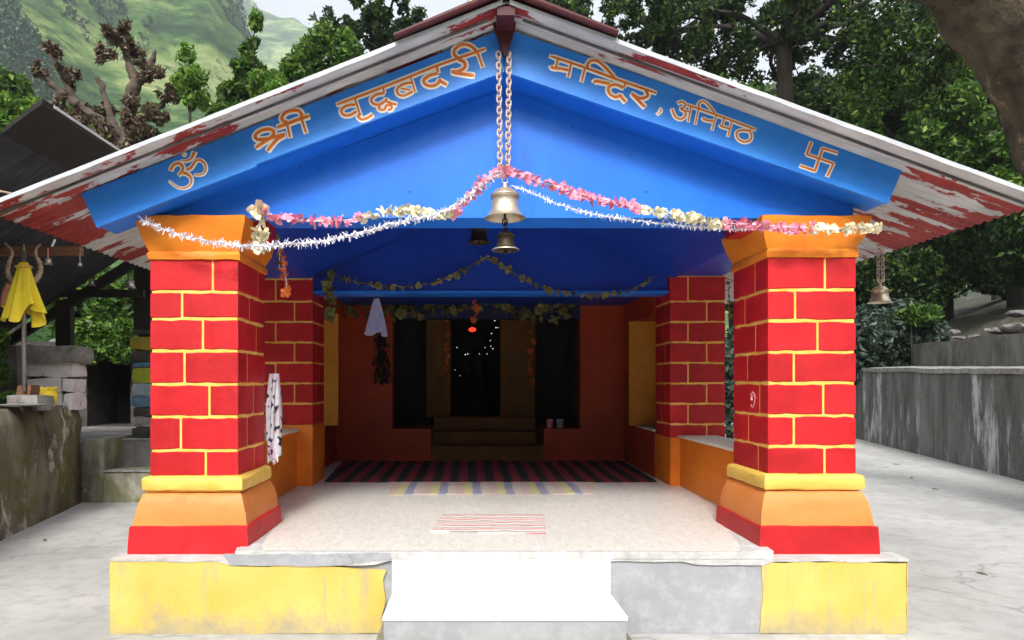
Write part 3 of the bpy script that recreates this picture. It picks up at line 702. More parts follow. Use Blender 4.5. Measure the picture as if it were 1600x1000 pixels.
def rings(sections, name, mat, par, xl, xr, y0, y1, wob=.003, sub=7):
    """square mouldings: sections = (overhang, z)"""
    m = MB()
    def loop(o_, z):
        c = [(xl - o_, y0 - o_), (xr + o_, y0 - o_), (xr + o_, y1 + o_), (xl - o_, y1 + o_)]; L = []
        for a_, b_ in zip(c, c[1:] + c[:1]):
            for k_ in range(sub):
                t_ = k_ / sub; L.append((a_[0] + (b_[0] - a_[0]) * t_, a_[1] + (b_[1] - a_[1]) * t_))
        return L
    K = 4 * sub
    for o_, z in sections:
        for x, y in loop(o_, z): m.v.append((x + random.uniform(-wob, wob), y + random.uniform(-wob, wob), z + random.uniform(-wob, wob)))
    for i in range(len(sections) - 1):
        for q in range(K): m.face(i * K + q, i * K + (q + 1) % K, (i + 1) * K + (q + 1) % K, (i + 1) * K + q)
    m.face(*range(K)[::-1]); m.face(*[(len(sections) - 1) * K + q for q in range(K)])
    return m.build(name, M[mat], par, True)
Z = lambda y: EYE + (VY - y) / 250
def front_pillar(xl, xr, ys, fx, sx, inner):
    sidex = xr if inner > 0 else xl
    sj = [abs(sidex) * F / abs(VX - s_) + CY for s_ in sx]
    p = pillar(xl, xr, 0, .548, [Z(y) for y in ys], [(x - VX) / 250 for x in fx], sj, inner)
    zb = Z(ys[-1]); zt = Z(ys[0])
    rings([(.0, zb - .1), (.028, zb - .092), (.037, zb - .078), (.036, zb - .02), (.026, zb - .004), (.0, zb + .004)], 'base_band', 'band', p, xl, xr, 0, .548)
    zc = zb - .098; z1 = .618
    rings([(.074, z1 - .03), (.074, z1), (.066, z1 + .07), (.052, zc - .07), (.03, zc - .015), (.012, zc)], 'flared_base', 'peach', p, xl, xr, 0, .548, .004)
    rings([(.095, .43), (.093, .5), (.088, z1 - .004), (.07, z1 + .003)], 'plinth', 'red', p, xl, xr, 0, .548, .003)
    rings([(.012, zt - .004), (.016, zt + .03), (.004, zt + .05), (.008, zt + .06), (.035, zt + .12), (.052, zt + .19), (.062, zt + .225), (.064, 2.528)], 'capital', 'orange', p, xl, xr, 0, .548, .004)
    return p
front_pillar(-2.0, -1.452, [405, 456, 498, 548, 600.5, 651.5, 704, 744], [332, 284, 316.5, 287.7, 326.7, 282, 321], [404.5, 391, 401.5, 387.5, 397.5, 387.8, 399], 1)
front_pillar(1.86, 2.408, [401, 452.8, 500.8, 550, 598.5, 649.3, 697.7, 741], [1289.6, 1243, 1278, 1241, 1287, 1241, 1289], [1178.6, 1163, 1179.5, 1167, 1186, 1168.5, 1183.5], -1)
def rear_pillar(xl, xr, zb, ztop, inner):
    y0, y1 = 2.23, 2.73; zs = [ztop]
    z = 2.28
    while z > zb + .1: zs.append(z); z -= .196
    zs.append(zb)
    k_ = len(zs) - 1; a_, b_ = xl + (xr - xl) * .33, xl + (xr - xl) * .67
    p = pillar(xl, xr, y0, y1, zs, [a_ if i % 2 == 0 else b_ for i in range(k_)], [y0 + .18 if i % 2 else y0 + .32 for i in range(k_)], inner)
    rings([(.0, .50), (.004, .52), (.004, zb - .01), (-.002, zb)], 'pier', 'darkorange', p, xl, xr, y0 - .02, y1)
    return p
rear_pillar(-2.04, -1.51, 1.10, 2.49, 1)
rear_pillar(1.91, 2.437, .975, 2.52, -1)
# parapets between the pillars
m = MB().box(-1.95, -1.655, .55, 2.212, .44, 1.04); p = part(m, 'parapet', 'darkorange')
MB().box(-1.975, -1.635, .56, 2.205, 1.042, 1.062, .003).build('parapet_cap', M['cream'], p)
m = MB().box(2.0, 2.32, .55, 2.212, .44, .98); p = part(m, 'parapet', 'darkorange')
MB().box(1.975, 2.345, .56, 2.205, .982, 1.002, .003).build('parapet_cap', M['cream'], p)
# thin white joint line along parapets
part(MB().box(-1.655, -1.64, .62, 2.2, .49, .51), 'joint_line', 'whiteplaster'); part(MB().box(1.985, 2.0, .62, 2.2, .49, .51), 'joint_line', 'whiteplaster')

# ---- gable
YB = -.2
L0, L1 = pz(126, 302), pz(150, 355)
def bpt(px, py): return pz(px, py, YB)
om_board = MB().prism([bpt(126, 302), bpt(385, 201), bpt(401, 259), bpt(150, 355)], YB + .006, YB + .03)
FB1 = part(om_board, 'fascia_board', 'boardblue'); FB1['label'] = 'lower left blue board bearing the om sign'
FB2 = part(MB().prism([bpt(381, 203), bpt(776, 49), bpt(783, 47), bpt(788, 112), bpt(400, 256.5)], YB, YB + .03), 'fascia_board', 'boardblue'); FB2['label'] = 'left blue board with two Hindi words'
FB3 = part(MB().prism([bpt(799, 48), bpt(1412, 260), bpt(1388, 318), bpt(789, 112), bpt(784, 47)], YB, YB + .03), 'fascia_board', 'boardblue'); FB3['label'] = 'right blue board with two Hindi words and a swastika'
# soffit strips behind the boards
def slope_slab(x0, z0, x1, z1, y0, y1, th, name, mat, par=None):
    m = MB(); m.prism([(x0, z0), (x1, z1), (x1, z1 + th), (x0, z0 + th)], y0, y1); return part(m, name, mat, par=par)
ap = bpt(788, 112)
a_ = bpt(152, 354); slope_slab(a_[0], a_[1] + .003, ap[0], ap[1] + .003, YB + .031, .02, .02, 'soffit', 'blue')
a_ = bpt(1386, 317); slope_slab(ap[0] + .001, ap[1] + .003, a_[0], a_[1] + .003, YB + .031, .02, .02, 'soffit', 'blue')
part(MB().prism([(-1.99, 2.545), (2.40, 2.545), (2.40, 2.60), (ap[0], ap[1] + .02), (-1.99, 2.57)], .021, .05), 'gable_panel', 'blue')
part(MB().box(-1.99, 2.40, .012, .29, 2.531, 2.60), 'front_beam', 'blue')
part(MB().box(-1.36, 1.79, .004, .013, 2.529, 2.543), 'beam_bead', 'blue')
for (xa, za), (xb, zb_) in (((-1.9, 2.556), (ap[0], ap[1] - .03)), ((ap[0], ap[1] - .03), (2.35, 2.575))):
    m = MB(); m.prism([(xa, za), (xb, zb_), (xb, zb_ + .012), (xa, za + .012)], .013, .0208); part(m, 'panel_batten', 'blue')
# nail heads and a small rusty plate on the panel
m = MB()
for px, py in ((895, 198), (1143, 240), (470, 262), (640, 300), (1010, 300)): c = at(px, py, .021); m.ball(c, .006, 5, (1, .5, 1))
part(m, 'nail_head', 'black')
# ceiling of the porch
for x1, s_ in ((-1.54, -1), (1.94, 1)):
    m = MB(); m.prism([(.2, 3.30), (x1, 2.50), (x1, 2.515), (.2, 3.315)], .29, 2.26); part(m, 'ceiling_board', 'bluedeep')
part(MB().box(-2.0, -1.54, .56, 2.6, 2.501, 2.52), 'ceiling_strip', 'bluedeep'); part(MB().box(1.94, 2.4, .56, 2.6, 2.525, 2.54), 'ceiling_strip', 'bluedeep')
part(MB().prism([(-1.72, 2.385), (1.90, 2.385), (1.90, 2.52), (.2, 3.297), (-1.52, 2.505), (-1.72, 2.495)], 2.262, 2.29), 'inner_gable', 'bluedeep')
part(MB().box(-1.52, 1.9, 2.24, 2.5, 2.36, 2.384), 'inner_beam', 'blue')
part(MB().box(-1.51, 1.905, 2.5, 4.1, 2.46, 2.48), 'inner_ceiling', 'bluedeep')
# wooden blocks beside the capitals
part(MB().box(-1.386, -1.30, .1, .28, 2.43, 2.53), 'wooden_block', 'red'); part(MB().box(1.70, 1.796, .1, .28, 2.455, 2.53), 'wooden_block', 'red')

# ---- roof sheets (corrugated, ridges run down the slope)
def corrugated(xa, za, xb, zb, y0, y1, pitch, amp, name, mat, par, nseg=10, per=6, sag=.006):
    m = MB(); ny = int((y1 - y0) / pitch * per); nx_ = nseg
    dx, dz = xb - xa, zb - za; L = math.hypot(dx, dz); nxv, nzv = -dz / L, dx / L
    if nzv < 0: nxv, nzv = -nxv, -nzv
    for th in (0, .0035):
        for i in range(ny + 1):
            y = y0 + (y1 - y0) * i / ny; h = amp * math.sin(2 * math.pi * (y - y0) / pitch)
            for k_ in range(nx_ + 1):
                t_ = k_ / nx_; hh = h + th + sag * noise.noise(Vector((t_ * 4, y * 1.3, za)))
                m.v.append((xa + dx * t_ + nxv * hh, y, za + dz * t_ + nzv * hh))
    W_ = nx_ + 1; N_ = (ny + 1) * W_
    for i in range(ny):
        for k_ in range(nx_):
            a_ = i * W_ + k_; m.face(a_, a_ + W_, a_ + W_ + 1, a_ + 1); m.face(N_ + a_, N_ + a_ + 1, N_ + a_ + W_ + 1, N_ + a_ + W_)
    for k_ in range(nx_): m.face(k_, k_ + 1, N_ + k_ + 1, N_ + k_)
    for i in range(ny): a_ = i * W_ + nx_; m.face(a_, a_ + W_, N_ + a_ + W_, N_ + a_)
    return part(m, name, mat, 'full', par)
YR = -.43; RX, RZ = .2, 3.63
LX, LZ = -2.745, 2.467; QX, QZ = 3.25, 2.514
corrugated(RX, RZ, LX, LZ, YR, 6.2, .076, .009, 'roof_sheet', 'peel', T)
corrugated(RX, RZ, QX, QZ, YR, 6.2, .076, .009, 'roof_sheet', 'peel', T)
def verge(xa, za, xb, zb, name='verge_trim'):
    m = MB(); n = 40
    for i in range(n + 1):
        t_ = i / n; x, z = xa + (xb - xa) * t_, za + (zb - za) * t_ + .003 * noise.noise(Vector((t_ * 9, 0, za)))
        m.v += [(x, YR - .010, z - .006 + .002 * math.sin(i * 1.7)), (x, YR - .010, z + .020), (x, YR + .05, z + .022), (x, YR + .05, z + .014), (x, YR - .004, z + .012), (x, YR - .004, z - .006)]
    for i in range(n):
        for q in range(6): m.face(i * 6 + q, i * 6 + 6 + q, i * 6 + 6 + (q + 1) % 6, i * 6 + (q + 1) % 6)
    m.face(*range(6)); m.face(*[n * 6 + q for q in range(6)][::-1])
    return part(m, name, 'trim')
verge(RX - .02, RZ - .008, LX, LZ); verge(RX + .02, RZ - .008, QX, QZ)
# dark strip painting the shaded gap just behind the verge and purlins underneath
for xa, za, xb, zb in ((RX - .1, RZ - .0395 - .022, LX + .02, LZ + .02 * .395 - .022), (RX + .1, RZ - .0365 - .022, QX - .02, QZ + .02 * .366 - .022)):
    slope_slab(xa, za, xb, zb, YR + .078, YR + .09, .014, 'dark_gap_strip', 'darkconcrete')
# ridge cap
for s_, sl_, nm in ((-1, .395, 'ridge_cap'), (1, .366, 'ridge_cap')):
    x1 = RX + s_ * .62
    m = MB(); m.prism([(RX, RZ + .042), (x1, RZ + .03 - .62 * sl_), (x1, RZ + .05 - .62 * sl_), (RX, RZ + .066)], YR - .05, 6.25); part(m, nm, 'rust')
    m = MB(); m.tube([(RX, YR - .04, RZ + .045), (x1, YR - .04, RZ + .034 - .62 * sl_)], .018, 8); part(m, 'ridge_roll', 'rust')
# pointed bracket at the peak
m = MB(); m.prism([bpt(768, 40), bpt(806, 40), bpt(800, 66), bpt(793, 86), bpt(788, 96), bpt(783, 86), bpt(777, 64)], YB - .06, YB - .02); part(m, 'peak_bracket', 'rust')
m = MB(); m.box(.2 - .05, .2 + .05, YR, YB - .02, 3.56, 3.61); part(m, 'ridge_beam_end', 'rust')

# ---- lettering, traced stroke by stroke, painted as low relief on the boards
def stroke(m, pts, w0, w1, y, bulge, mi):
    m.cur = mi
    P = smooth_path([Vector((x, 0, z)) for x, z in pts], 5); n = len(P); o_ = len(m.v); k_ = 5
    for i, p in enumerate(P):
        t_ = (P[min(i + 1, n - 1)] - P[max(i - 1, 0)]).normalized(); nr = Vector((-t_.z, 0, t_.x)); u = i / (n - 1)
        wd = (w0 + (w1 - w0) * u) * .5
        if i in (0, n - 1): wd *= .75
        for q in range(k_):
            a_ = q / (k_ - 1) * 2 - 1; m.v.append((p.x + nr.x * wd * a_, y - bulge * (1 - a_ * a_) ** .5, p.z + nr.z * wd * a_))
    for i in range(n - 1):
        for q in range(k_ - 1): a_ = o_ + i * k_ + q; m.face(a_, a_ + 1, a_ + k_ + 1, a_ + k_)
def glyph(name, par, strokes, ox, oy, sc, w_, y=YB, pale=2.6, label=None):
    m = MB(); d = 4.0 / F
    for ps in strokes:
        w0, w1 = w_, w_
        if isinstance(ps, tuple): ps, w0, w1 = ps
        pts = []
        for i, (a_, b_) in enumerate(ps):
            q = pz(ox + a_ / sc, oy + b_ / sc, y)
            pts.append(q)
        ext = 1.1 * d
        e = list(pts)
        a_ = Vector(e[0]) - Vector(e[1]); e[0] = tuple(Vector(e[0]) + a_.normalized() * ext)
        a_ = Vector(e[-1]) - Vector(e[-2]); e[-1] = tuple(Vector(e[-1]) + a_.normalized() * ext)
        w0 *= 1.36; w1 *= 1.36
        stroke(m, e, (w0 + pale * 1.7) * d, (w1 + pale * 1.7) * d, y, .0025, 1)
        stroke(m, pts, w0 * d, w1 * d, y, .0052, 0)
    o = m.build(name, [M['letter'], M['outline']], par)
    if label: o['label'] = label
    return o
YO = YB + .006
glyph('om_sign', FB1, [([(190, 520), (215, 450), (290, 395), (360, 405), (400, 460), (385, 530), (325, 600)], 4.2, 3.2), ([(400, 560), (470, 575), (530, 630), (550, 700), (515, 780), (420, 825), (300, 805), (160, 700)], 4.4, .8),
    ([(470, 505), (540, 470), (590, 400), (640, 345), (710, 340), (775, 400), (800, 490), (765, 565), (700, 595), (600, 590)], 4.0, 1.4), ([(360, 345), (450, 352), (530, 320), (575, 260), (600, 195)], .8, 5),
    ([(395, 240), (420, 215), (445, 240), (420, 265), (397, 244)], .5, .5)], 250, 220, 11.11, 4, YO, 2.2, 'orange om sign with a pale outline')
glyph('letter', FB2, [[(240, 590), (190, 550), (210, 490), (300, 435), (400, 420), (470, 445), (475, 500), (420, 560), (330, 580), (240, 585)], [(430, 560), (330, 620), (200, 710)], [(650, 515), (520, 590), (380, 760)], [(420, 560), (540, 530), (660, 500)],
    [(530, 395), (690, 335), (880, 265), (1035, 215)], [(690, 345), (735, 550)], [(690, 320), (620, 285), (610, 230), (660, 165), (760, 130), (860, 130), (910, 180), (915, 250)], [(915, 260), (985, 480)]], 380, 160, 10, 5)
hl = [(80, 740), (600, 545), (1000, 385)]
glyph('headline_stroke', FB2, [[(80, 742), (600, 545), (905, 425), (1235, 294), (1740, 118)]], 515, 60, 7.14, 3.8)
glyph('letter', FB2, [[(285, 680), (345, 860)], [(290, 740), (200, 750), (135, 795), (150, 850), (220, 860), (305, 815)], [(350, 840), (320, 870), (360, 905), (430, 885), (480, 850)]], 515, 60, 7.14, 4)
glyph('letter', FB2, [[(600, 560), (610, 610)], [(608, 612), (520, 630), (468, 680), (490, 730), (560, 738), (640, 685)], [(560, 740), (555, 790), (610, 795), (635, 750), (685, 745), (690, 785), (650, 800)], [(636, 670), (636, 700), (690, 725), (750, 740)]], 515, 60, 7.14, 3.8)
glyph('letter', FB2, [[(905, 440), (955, 600)], [(920, 495), (830, 510), (758, 560), (765, 620), (830, 640), (930, 590)], [(795, 560), (900, 575)]], 515, 60, 7.14, 3.8)
glyph('letter', FB2, [[(390, 500), (405, 580)], [(400, 590), (290, 620), (205, 680), (220, 740), (290, 768), (380, 750), (435, 690)], [(425, 670), (440, 700), (530, 750)]], 640, 50, 9.09, 4.8)
glyph('letter', FB2, [[(690, 390), (775, 430), (785, 500), (700, 560), (590, 565)], [(600, 572), (760, 600), (920, 622)]], 640, 50, 9.09, 5)
glyph('letter', FB2, [[(690, 370), (640, 330), (635, 265), (700, 200), (790, 180), (880, 210), (955, 280)], [(965, 290), (1040, 500)]], 640, 50, 9.09, 4.6)
# right board
glyph('headline_stroke', FB3, [[(112, 140), (560, 290), (950, 435), (1440, 605)]], 845, 70, 8, 3.6)
glyph('letter', FB3, [[(210, 185), (190, 285)], [(135, 262), (150, 290), (250, 300), (345, 320)], [(378, 235), (343, 405)]], 845, 70, 8, 4.2)
glyph('letter', FB3, [[(550, 300), (508, 462)], [(580, 300), (590, 235), (640, 198), (720, 212), (800, 280), (865, 350), (925, 425)]], 845, 70, 8, 4.2)
glyph('letter', FB3, [[(665, 480), (690, 455), (760, 470), (860, 490)]], 845, 70, 8, 4.4)
glyph('letter', FB3, [[(1050, 480), (1040, 535)], [(1035, 540), (930, 500), (850, 530), (855, 605), (930, 655), (1000, 630)], [(990, 625), (1010, 660), (1060, 715)]], 845, 70, 8, 4.2)
glyph('letter', FB3, [[(1310, 570), (1335, 640), (1240, 672), (1130, 612)], [(1140, 618), (1230, 710), (1300, 780)]], 845, 70, 8, 4.4)
glyph('comma_mark', FB3, [([(1480, 805), (1502, 830), (1450, 872)], 1.6, .6)], 845, 70, 8, 1.5, YB, 3.2)
glyph('headline_stroke', FB3, [[(470, 212), (870, 350), (1430, 560)]], 1020, 140, 8.89, 2.8, YB, 2.2)
glyph('letter', FB3, [[(345, 192), (400, 172), (452, 205), (430, 250), (375, 268)], [(380, 268), (440, 300), (452, 360), (390, 412), (310, 375), (265, 270)], [(440, 295), (505, 312)], [(530, 235), (490, 445)]], 1020, 140, 8.89, 2.8, YB, 2.2)
glyph('letter', FB3, [[(632, 275), (590, 480)], [(640, 265), (640, 195), (700, 163), (770, 215), (860, 330)]], 1020, 140, 8.89, 2.6, YB, 2.2)
glyph('letter', FB3, [[(700, 390), (720, 420), (840, 445)], [(880, 365), (822, 560)]], 1020, 140, 8.89, 2.8, YB, 2.2)
glyph('letter', FB3, [[(990, 405), (960, 500)], [(935, 490), (960, 515), (1065, 545)], [(1095, 445), (1042, 650)]], 1020, 140, 8.89, 2.8, YB, 2.2)
glyph('letter', FB3, [[(1360, 535), (1355, 580)], [(1355, 580), (1240, 565), (1165, 600), (1180, 680), (1260, 728), (1340, 712), (1370, 650), (1350, 590)]], 1020, 140, 8.89, 2.8, YB, 2.2)
def straight(pts): 
    out = []
    for a_, b_ in zip(pts, pts[1:]): out += [a_, (a_[0] * .94 + b_[0] * .06, a_[1] * .94 + b_[1] * .06), (a_[0] * .5 + b_[0] * .5, a_[1] * .5 + b_[1] * .5), (a_[0] * .06 + b_[0] * .94, a_[1] * .06 + b_[1] * .94)]
    return out + [pts[-1]]
glyph('swastika_sign', FB3, [[(305, 195), (225, 405)], [(225, 405), (690, 565)], [(690, 560), (580, 790)], [(755, 378), (500, 300)], [(500, 300), (370, 690)], [(370, 690), (110, 602)]], 1240, 205, 11.11, 4.2, YB, 2.2, 'orange Hindu swastika with a pale outline')

# ---- interior behind the porch
m = MB()   # side walls with a window opening each
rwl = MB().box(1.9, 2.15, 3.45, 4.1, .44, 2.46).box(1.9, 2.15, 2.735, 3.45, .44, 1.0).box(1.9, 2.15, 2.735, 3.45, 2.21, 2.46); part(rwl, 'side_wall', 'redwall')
part(MB().box(1.80, 2.2, 3.41, 3.449, 1.02, 2.2), 'window_jamb', 'ochre'); part(MB().box(1.88, 2.2, 2.74, 3.41, 1.001, 1.02), 'window_sill', 'cream')
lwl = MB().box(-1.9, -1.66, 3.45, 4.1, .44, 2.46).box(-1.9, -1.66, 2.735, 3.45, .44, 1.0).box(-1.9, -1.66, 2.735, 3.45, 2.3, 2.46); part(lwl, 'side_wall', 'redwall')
part(MB().box(-1.9, -1.50, 3.41, 3.449, 1.02, 2.29), 'window_jamb', 'ochre'); part(MB().box(-1.92, -1.64, 2.74, 3.41, 1.001, 1.02), 'window_sill', 'cream')
part(MB().box(-1.65, -.965, 4.1, 4.3, .45, 2.9), 'back_wall', 'redwall'); part(MB().box(1.36, 2.15, 4.1, 4.3, .45, 2.9), 'back_wall', 'redwall'); part(MB().box(-.964, 1.359, 4.1, 4.3, 2.30, 2.9), 'upper_wall', 'shadedblue')
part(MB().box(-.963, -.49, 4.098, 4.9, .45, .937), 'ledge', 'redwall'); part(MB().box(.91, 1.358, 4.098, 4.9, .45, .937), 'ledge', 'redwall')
part(MB().box(-.486, .905, 4.1, 4.42, .45, .724, .006), 'step', 'shadedochre'); part(MB().box(-.486, .83, 4.40, 4.72, .45, .876, .006), 'step', 'shadedochre'); part(MB().box(-.486, .86, 4.70, 5.2, .45, 1.04, .006), 'step', 'shadedochre')
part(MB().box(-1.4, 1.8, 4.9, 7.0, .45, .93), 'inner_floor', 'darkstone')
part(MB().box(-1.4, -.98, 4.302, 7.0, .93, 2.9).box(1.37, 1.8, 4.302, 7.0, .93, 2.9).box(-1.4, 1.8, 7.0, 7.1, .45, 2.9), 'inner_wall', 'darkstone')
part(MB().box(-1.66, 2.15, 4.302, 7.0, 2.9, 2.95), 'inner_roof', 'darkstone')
part(MB().box(-.60, -.27, 4.95, 5.15, 1.04, 2.7), 'door_jamb', 'shadedochre'); part(MB().box(.41, .88, 4.95, 5.15, 1.04, 2.7), 'door_jamb', 'shadedochre'); part(MB().box(-.60, .88, 4.94, 5.15, 2.7, 2.9), 'lintel', 'shadedochre')
for q_ in ((-.98, -.60, 5.16, 5.2), (.88, 1.37, 5.16, 5.2), (-.6, .88, 6.4, 6.45)): part(MB().box(*q_, .93, 2.9), 'shrine_wall', 'black')
# outer shell behind, tower and finial
part(MB().box(-1.9, -1.66, 4.102, 7.0, .44, 2.55).box(2.15, 2.3, 2.74, 7.0, .44, 2.5).box(-1.9, 2.3, 7.11, 7.3, 0, 2.9), 'outer_wall', 'darkorange')
m = MB(); cx, cy = .04, 7.9
for (h0, r0), (h1, r1) in zip([(0, 1.3), (2.9, 1.3), (3.0, 1.15), (5, .85), (6.8, .4), (7.7, .16)], [(2.9, 1.3), (3.0, 1.15), (5, .85), (6.8, .4), (7.7, .16), (7.95, .16)]):
    m.add([(cx - r0, cy - r0, h0), (cx + r0, cy - r0, h0), (cx + r0, cy + r0, h0), (cx - r0, cy + r0, h0), (cx - r1, cy - r1, h1), (cx + r1, cy - r1, h1), (cx + r1, cy + r1, h1), (cx - r1, cy + r1, h1)], [(0, 1, 5, 4), (1, 2, 6, 5), (2, 3, 7, 6), (3, 0, 4, 7)])
part(m, 'shrine_tower', 'ochre')
c = P(737, 26, 12.1)
part(MB().lathe([(.10, -.12), (.10, 0), (.05, .04), (.09, .09), (.05, .13), (.03, .16), (.07, .2), (.085, .27), (.06, .33), (.025, .36), (.02, .42), (.035, .45), (.004, .55)], c, 14), 'finial', 'gold', 'full')

# ---- entrance step
sp = part(MB().box(-.462, .827, -.232, -.2, .252, .445, 0), 'step_riser', 'white')
m = MB(); m.prismz([(-.462, -.232), (.827, -.232), (.833, -.615), (-.463, -.615)], .12, .228); stp = part(m, 'entrance_step', 'cement')
m = MB(); m.prismz([(-.463, -.233), (.828, -.233), (.838, -.622), (-.468, -.622)], .2285, .25); part(m, 'step_tread', 'white')
m = MB(); m.prismz([(-.50, -.2), (.86, -.2), (.87, -.80), (.3, -.82), (-.51, -.80)], 0.002, .118); part(m, 'lower_step', 'mossstep')

# ================================================================ bells, chains
def bell_parts(o, c, R_, mat, k=28, clap=True):
    """bell of mouth radius R_, its mouth at height c.z"""
    H = R_ * 1.35
    prof = [(R_ * 1.0, 0), (R_ * .93, .02 * R_), (R_ * .80, .2 * R_), (R_ * .68, .45 * R_), (R_ * .64, .75 * R_), (R_ * .64, 1.0 * R_), (R_ * .70, 1.04 * R_), (R_ * .71, 1.1 * R_), (R_ * .60, 1.16 * R_), (R_ * .52, 1.28 * R_), (R_ * .36, 1.4 * R_), (R_ * .15, 1.46 * R_), (R_ * .12, 1.62 * R_), (R_ * .15, 1.68 * R_), (R_ * .02, 1.72 * R_)]
    inner = [(R_ * .02, 1.3 * R_), (R_ * .45, 1.2 * R_), (R_ * .57, .9 * R_), (R_ * .60, .5 * R_), (R_ * .74, .18 * R_), (R_ * .97, -.012 * R_), (R_ * 1.0, 0)]
    m = MB(); m.lathe(inner + prof, c, k); b_ = m.build('bell_body', M[mat], o, 'full')
    m = MB(); c = Vector(c)
    m.tube([c + Vector((math.cos(q / 12 * 6.283) * .13 * R_, 0, 1.82 * R_ + math.sin(q / 12 * 6.283) * .17 * R_)) for q in range(13)], .035 * R_, 6); m.build('hanging_loop', M[mat], o, 'full')
    if clap:
        m = MB(); m.tube([c + Vector((0, 0, 1.2 * R_)), c + Vector((.02 * R_, 0, -.1 * R_))], .06 * R_, 8); m.ball(c + Vector((.02 * R_, 0, -.15 * R_)), .17 * R_, 8, (1, .8, 1)); m.build('clapper', M['bronze'], o, 'full')
    return c.z + 1.95 * R_
def link_mesh(L, W_, r, mat):
    m = MB(); n = 12; o_ = []
    for i in range(n):
        a_ = 2 * math.pi * i / n; o_.append(Vector((math.cos(a_) * W_ / 2, 0, math.sin(a_) * W_ / 2 + (L - W_) / 2 * (1 if math.sin(a_) > 0 else -1 if math.sin(a_) < 0 else 0))))
    o_.append(o_[0]); m.tube(o_, r, 5, False); return m.mesh('chain_link', M[mat], smooth='full')
def chain(par, p0, p1, L, W_, r, mat='chain'):
    me = link_mesh(L, W_, r, mat); p0, p1 = Vector(p0), Vector(p1); d = p0 - p1; step = L * .74; n = max(1, round(d.length / step)); org = Vector(wloc(par))
    qt = Vector((0, 0, 1)).rotation_difference(d.normalized())
    for i in range(n + 1):
        p = p1 + d * (i / n); rot = (qt.to_matrix() @ Matrix.Rotation(R(90 * (i % 2) + 25 + random.uniform(-9, 9)), 3, 'Z')).to_euler()
        link('chain_link', me, par, p - org, rot)
YC = -.34; kk = (YC - CY) / F
c = at(789, 341, YC); bb = thing('temple_bell', c, 'large pale brass bell hanging on two chains at the centre of the porch', 'bell')
top = bell_parts(bb, c, 32.5 * kk, 'gold', 32, False)
m = MB(); q = c
m.tube([q + Vector((0, 0, .14)), q + Vector((.0, 0, -.012))], .008, 6); 
m.tube([q + Vector((math.cos(a_) * .014, 0, -.022 + math.sin(a_) * .02)) for a_ in [i / 10 * 6.283 for i in range(11)]], .005, 6); m.build('clapper', M['bronze'], bb, 'full')
m = MB()   # raised beads of the inscription band
for i in range(26): a_ = i / 26 * 6.283; m.ball(q + Vector((math.cos(a_) * 21 * kk, math.sin(a_) * 21 * kk, 30 * kk)), .0035, 4)
m.build('bead_ring', M['bronze'], bb)
chain(bb, at(779, 86, YB - .05), at(781.5, 262, YC), .046, .03, .0052); chain(bb, at(795.5, 86, YB - .05), at(793.5, 264, YC), .046, .03, .0052)
m = MB(); m.tube([at(781, 265, YC), at(788, 272, YC), at(794, 265, YC)], .009, 6); m.ball(at(788, 272, YC), .016, 8); m.build('chain_ring', M['chain'], bb, 'full')
c = at(790, 391, YC + .02); b2 = thing('temple_bell', c, 'small dark bell with a gold rim hung just beneath the large pale bell', 'bell')
bell_parts(b2, c, 20.5 * (YC + .02 - CY) / F, 'bronze', 24)
MB().tube([c + Vector((0, 0, .15)), at(790, 352, YC), at(789, 346, YC)], .007, 6).build('rod', M['bronze'], b2)
MB().lathe([(.0785, -.001), (.0795, .003), (.072, .008)], c, 24).build('rim', M['gold'], b2, 'full')
c = at(748, 379, 1.1); b3 = thing('temple_bell', c, 'dim dark bell hanging under the blue ceiling left of the centre bells', 'bell')
bell_parts(b3, c, .095, 'bronze', 20); chain(b3, at(748, 300, 1.1), at(748, 341, 1.1), .04, .026, .004, 'bronze')
YE = 1.0
c = at(1375, 473, YE); b4 = thing('temple_bell', c, 'small gold bell hanging on two thin chains from the right eave', 'bell')
bell_parts(b4, c, 18 * (YE - CY) / F, 'gold', 24, False)
chain(b4, at(1373, 368, YE), at(1372, 436, YE), .042, .024, .0035); chain(b4, at(1378, 368, YE), at(1380, 436, YE), .042, .024, .0035)
m = MB(); m.tube([at(1371, 436, YE), at(1376, 444, YE), at(1381, 436, YE)], .006, 6); m.build('chain_ring', M['chain'], b4)
m = MB(); m.ball(at(1376, 450, YE), .022, 8, (.8, .6, 1.1)); m.build('crown_knob', M['gold'], b4, 'full')

# ================================================================ garlands
def flower_mesh(mat, seed, n=6, r=.042):
    random.seed(seed); m = MB()
    for i in range(n):
        a_ = i / n * 6.283 + random.uniform(-.3, .3); el = random.uniform(-.5, .7); L = r * random.uniform(.8, 1.25); w_ = L * .85
        d = Vector((math.cos(a_) * math.cos(el), math.sin(a_) * math.cos(el), math.sin(el))); s_ = d.cross(Vector((0, 0, 1))).normalized(); up = s_.cross(d)
        b_ = Vector(); v = [b_, b_ + d * L * .5 + s_ * w_ * .5 + up * L * .12, b_ + d * L * .9 + s_ * w_ * .3 + up * L * .05, b_ + d * L * 1.0 - up * L * .1, b_ + d * L * .9 - s_ * w_ * .3 + up * L * .05, b_ + d * L * .5 - s_ * w_ * .5 + up * L * .12, b_ + d * L * .55 + up * L * .28]
        m.add(v, [(0, 1, 6), (1, 2, 6), (2, 3, 6), (3, 4, 6), (4, 5, 6), (5, 0, 6)])
    m.ball((0, 0, .004), r * .22, 4); return m.mesh('flower', M[mat], smooth='full')
FM = {k: [flower_mesh(k, s_, n_) for s_, n_ in ((1, 6), (2, 7), (3, 8))] for k in ('pink', 'creampetal', 'orangepetal', 'dryleaf')}
random.seed(21)
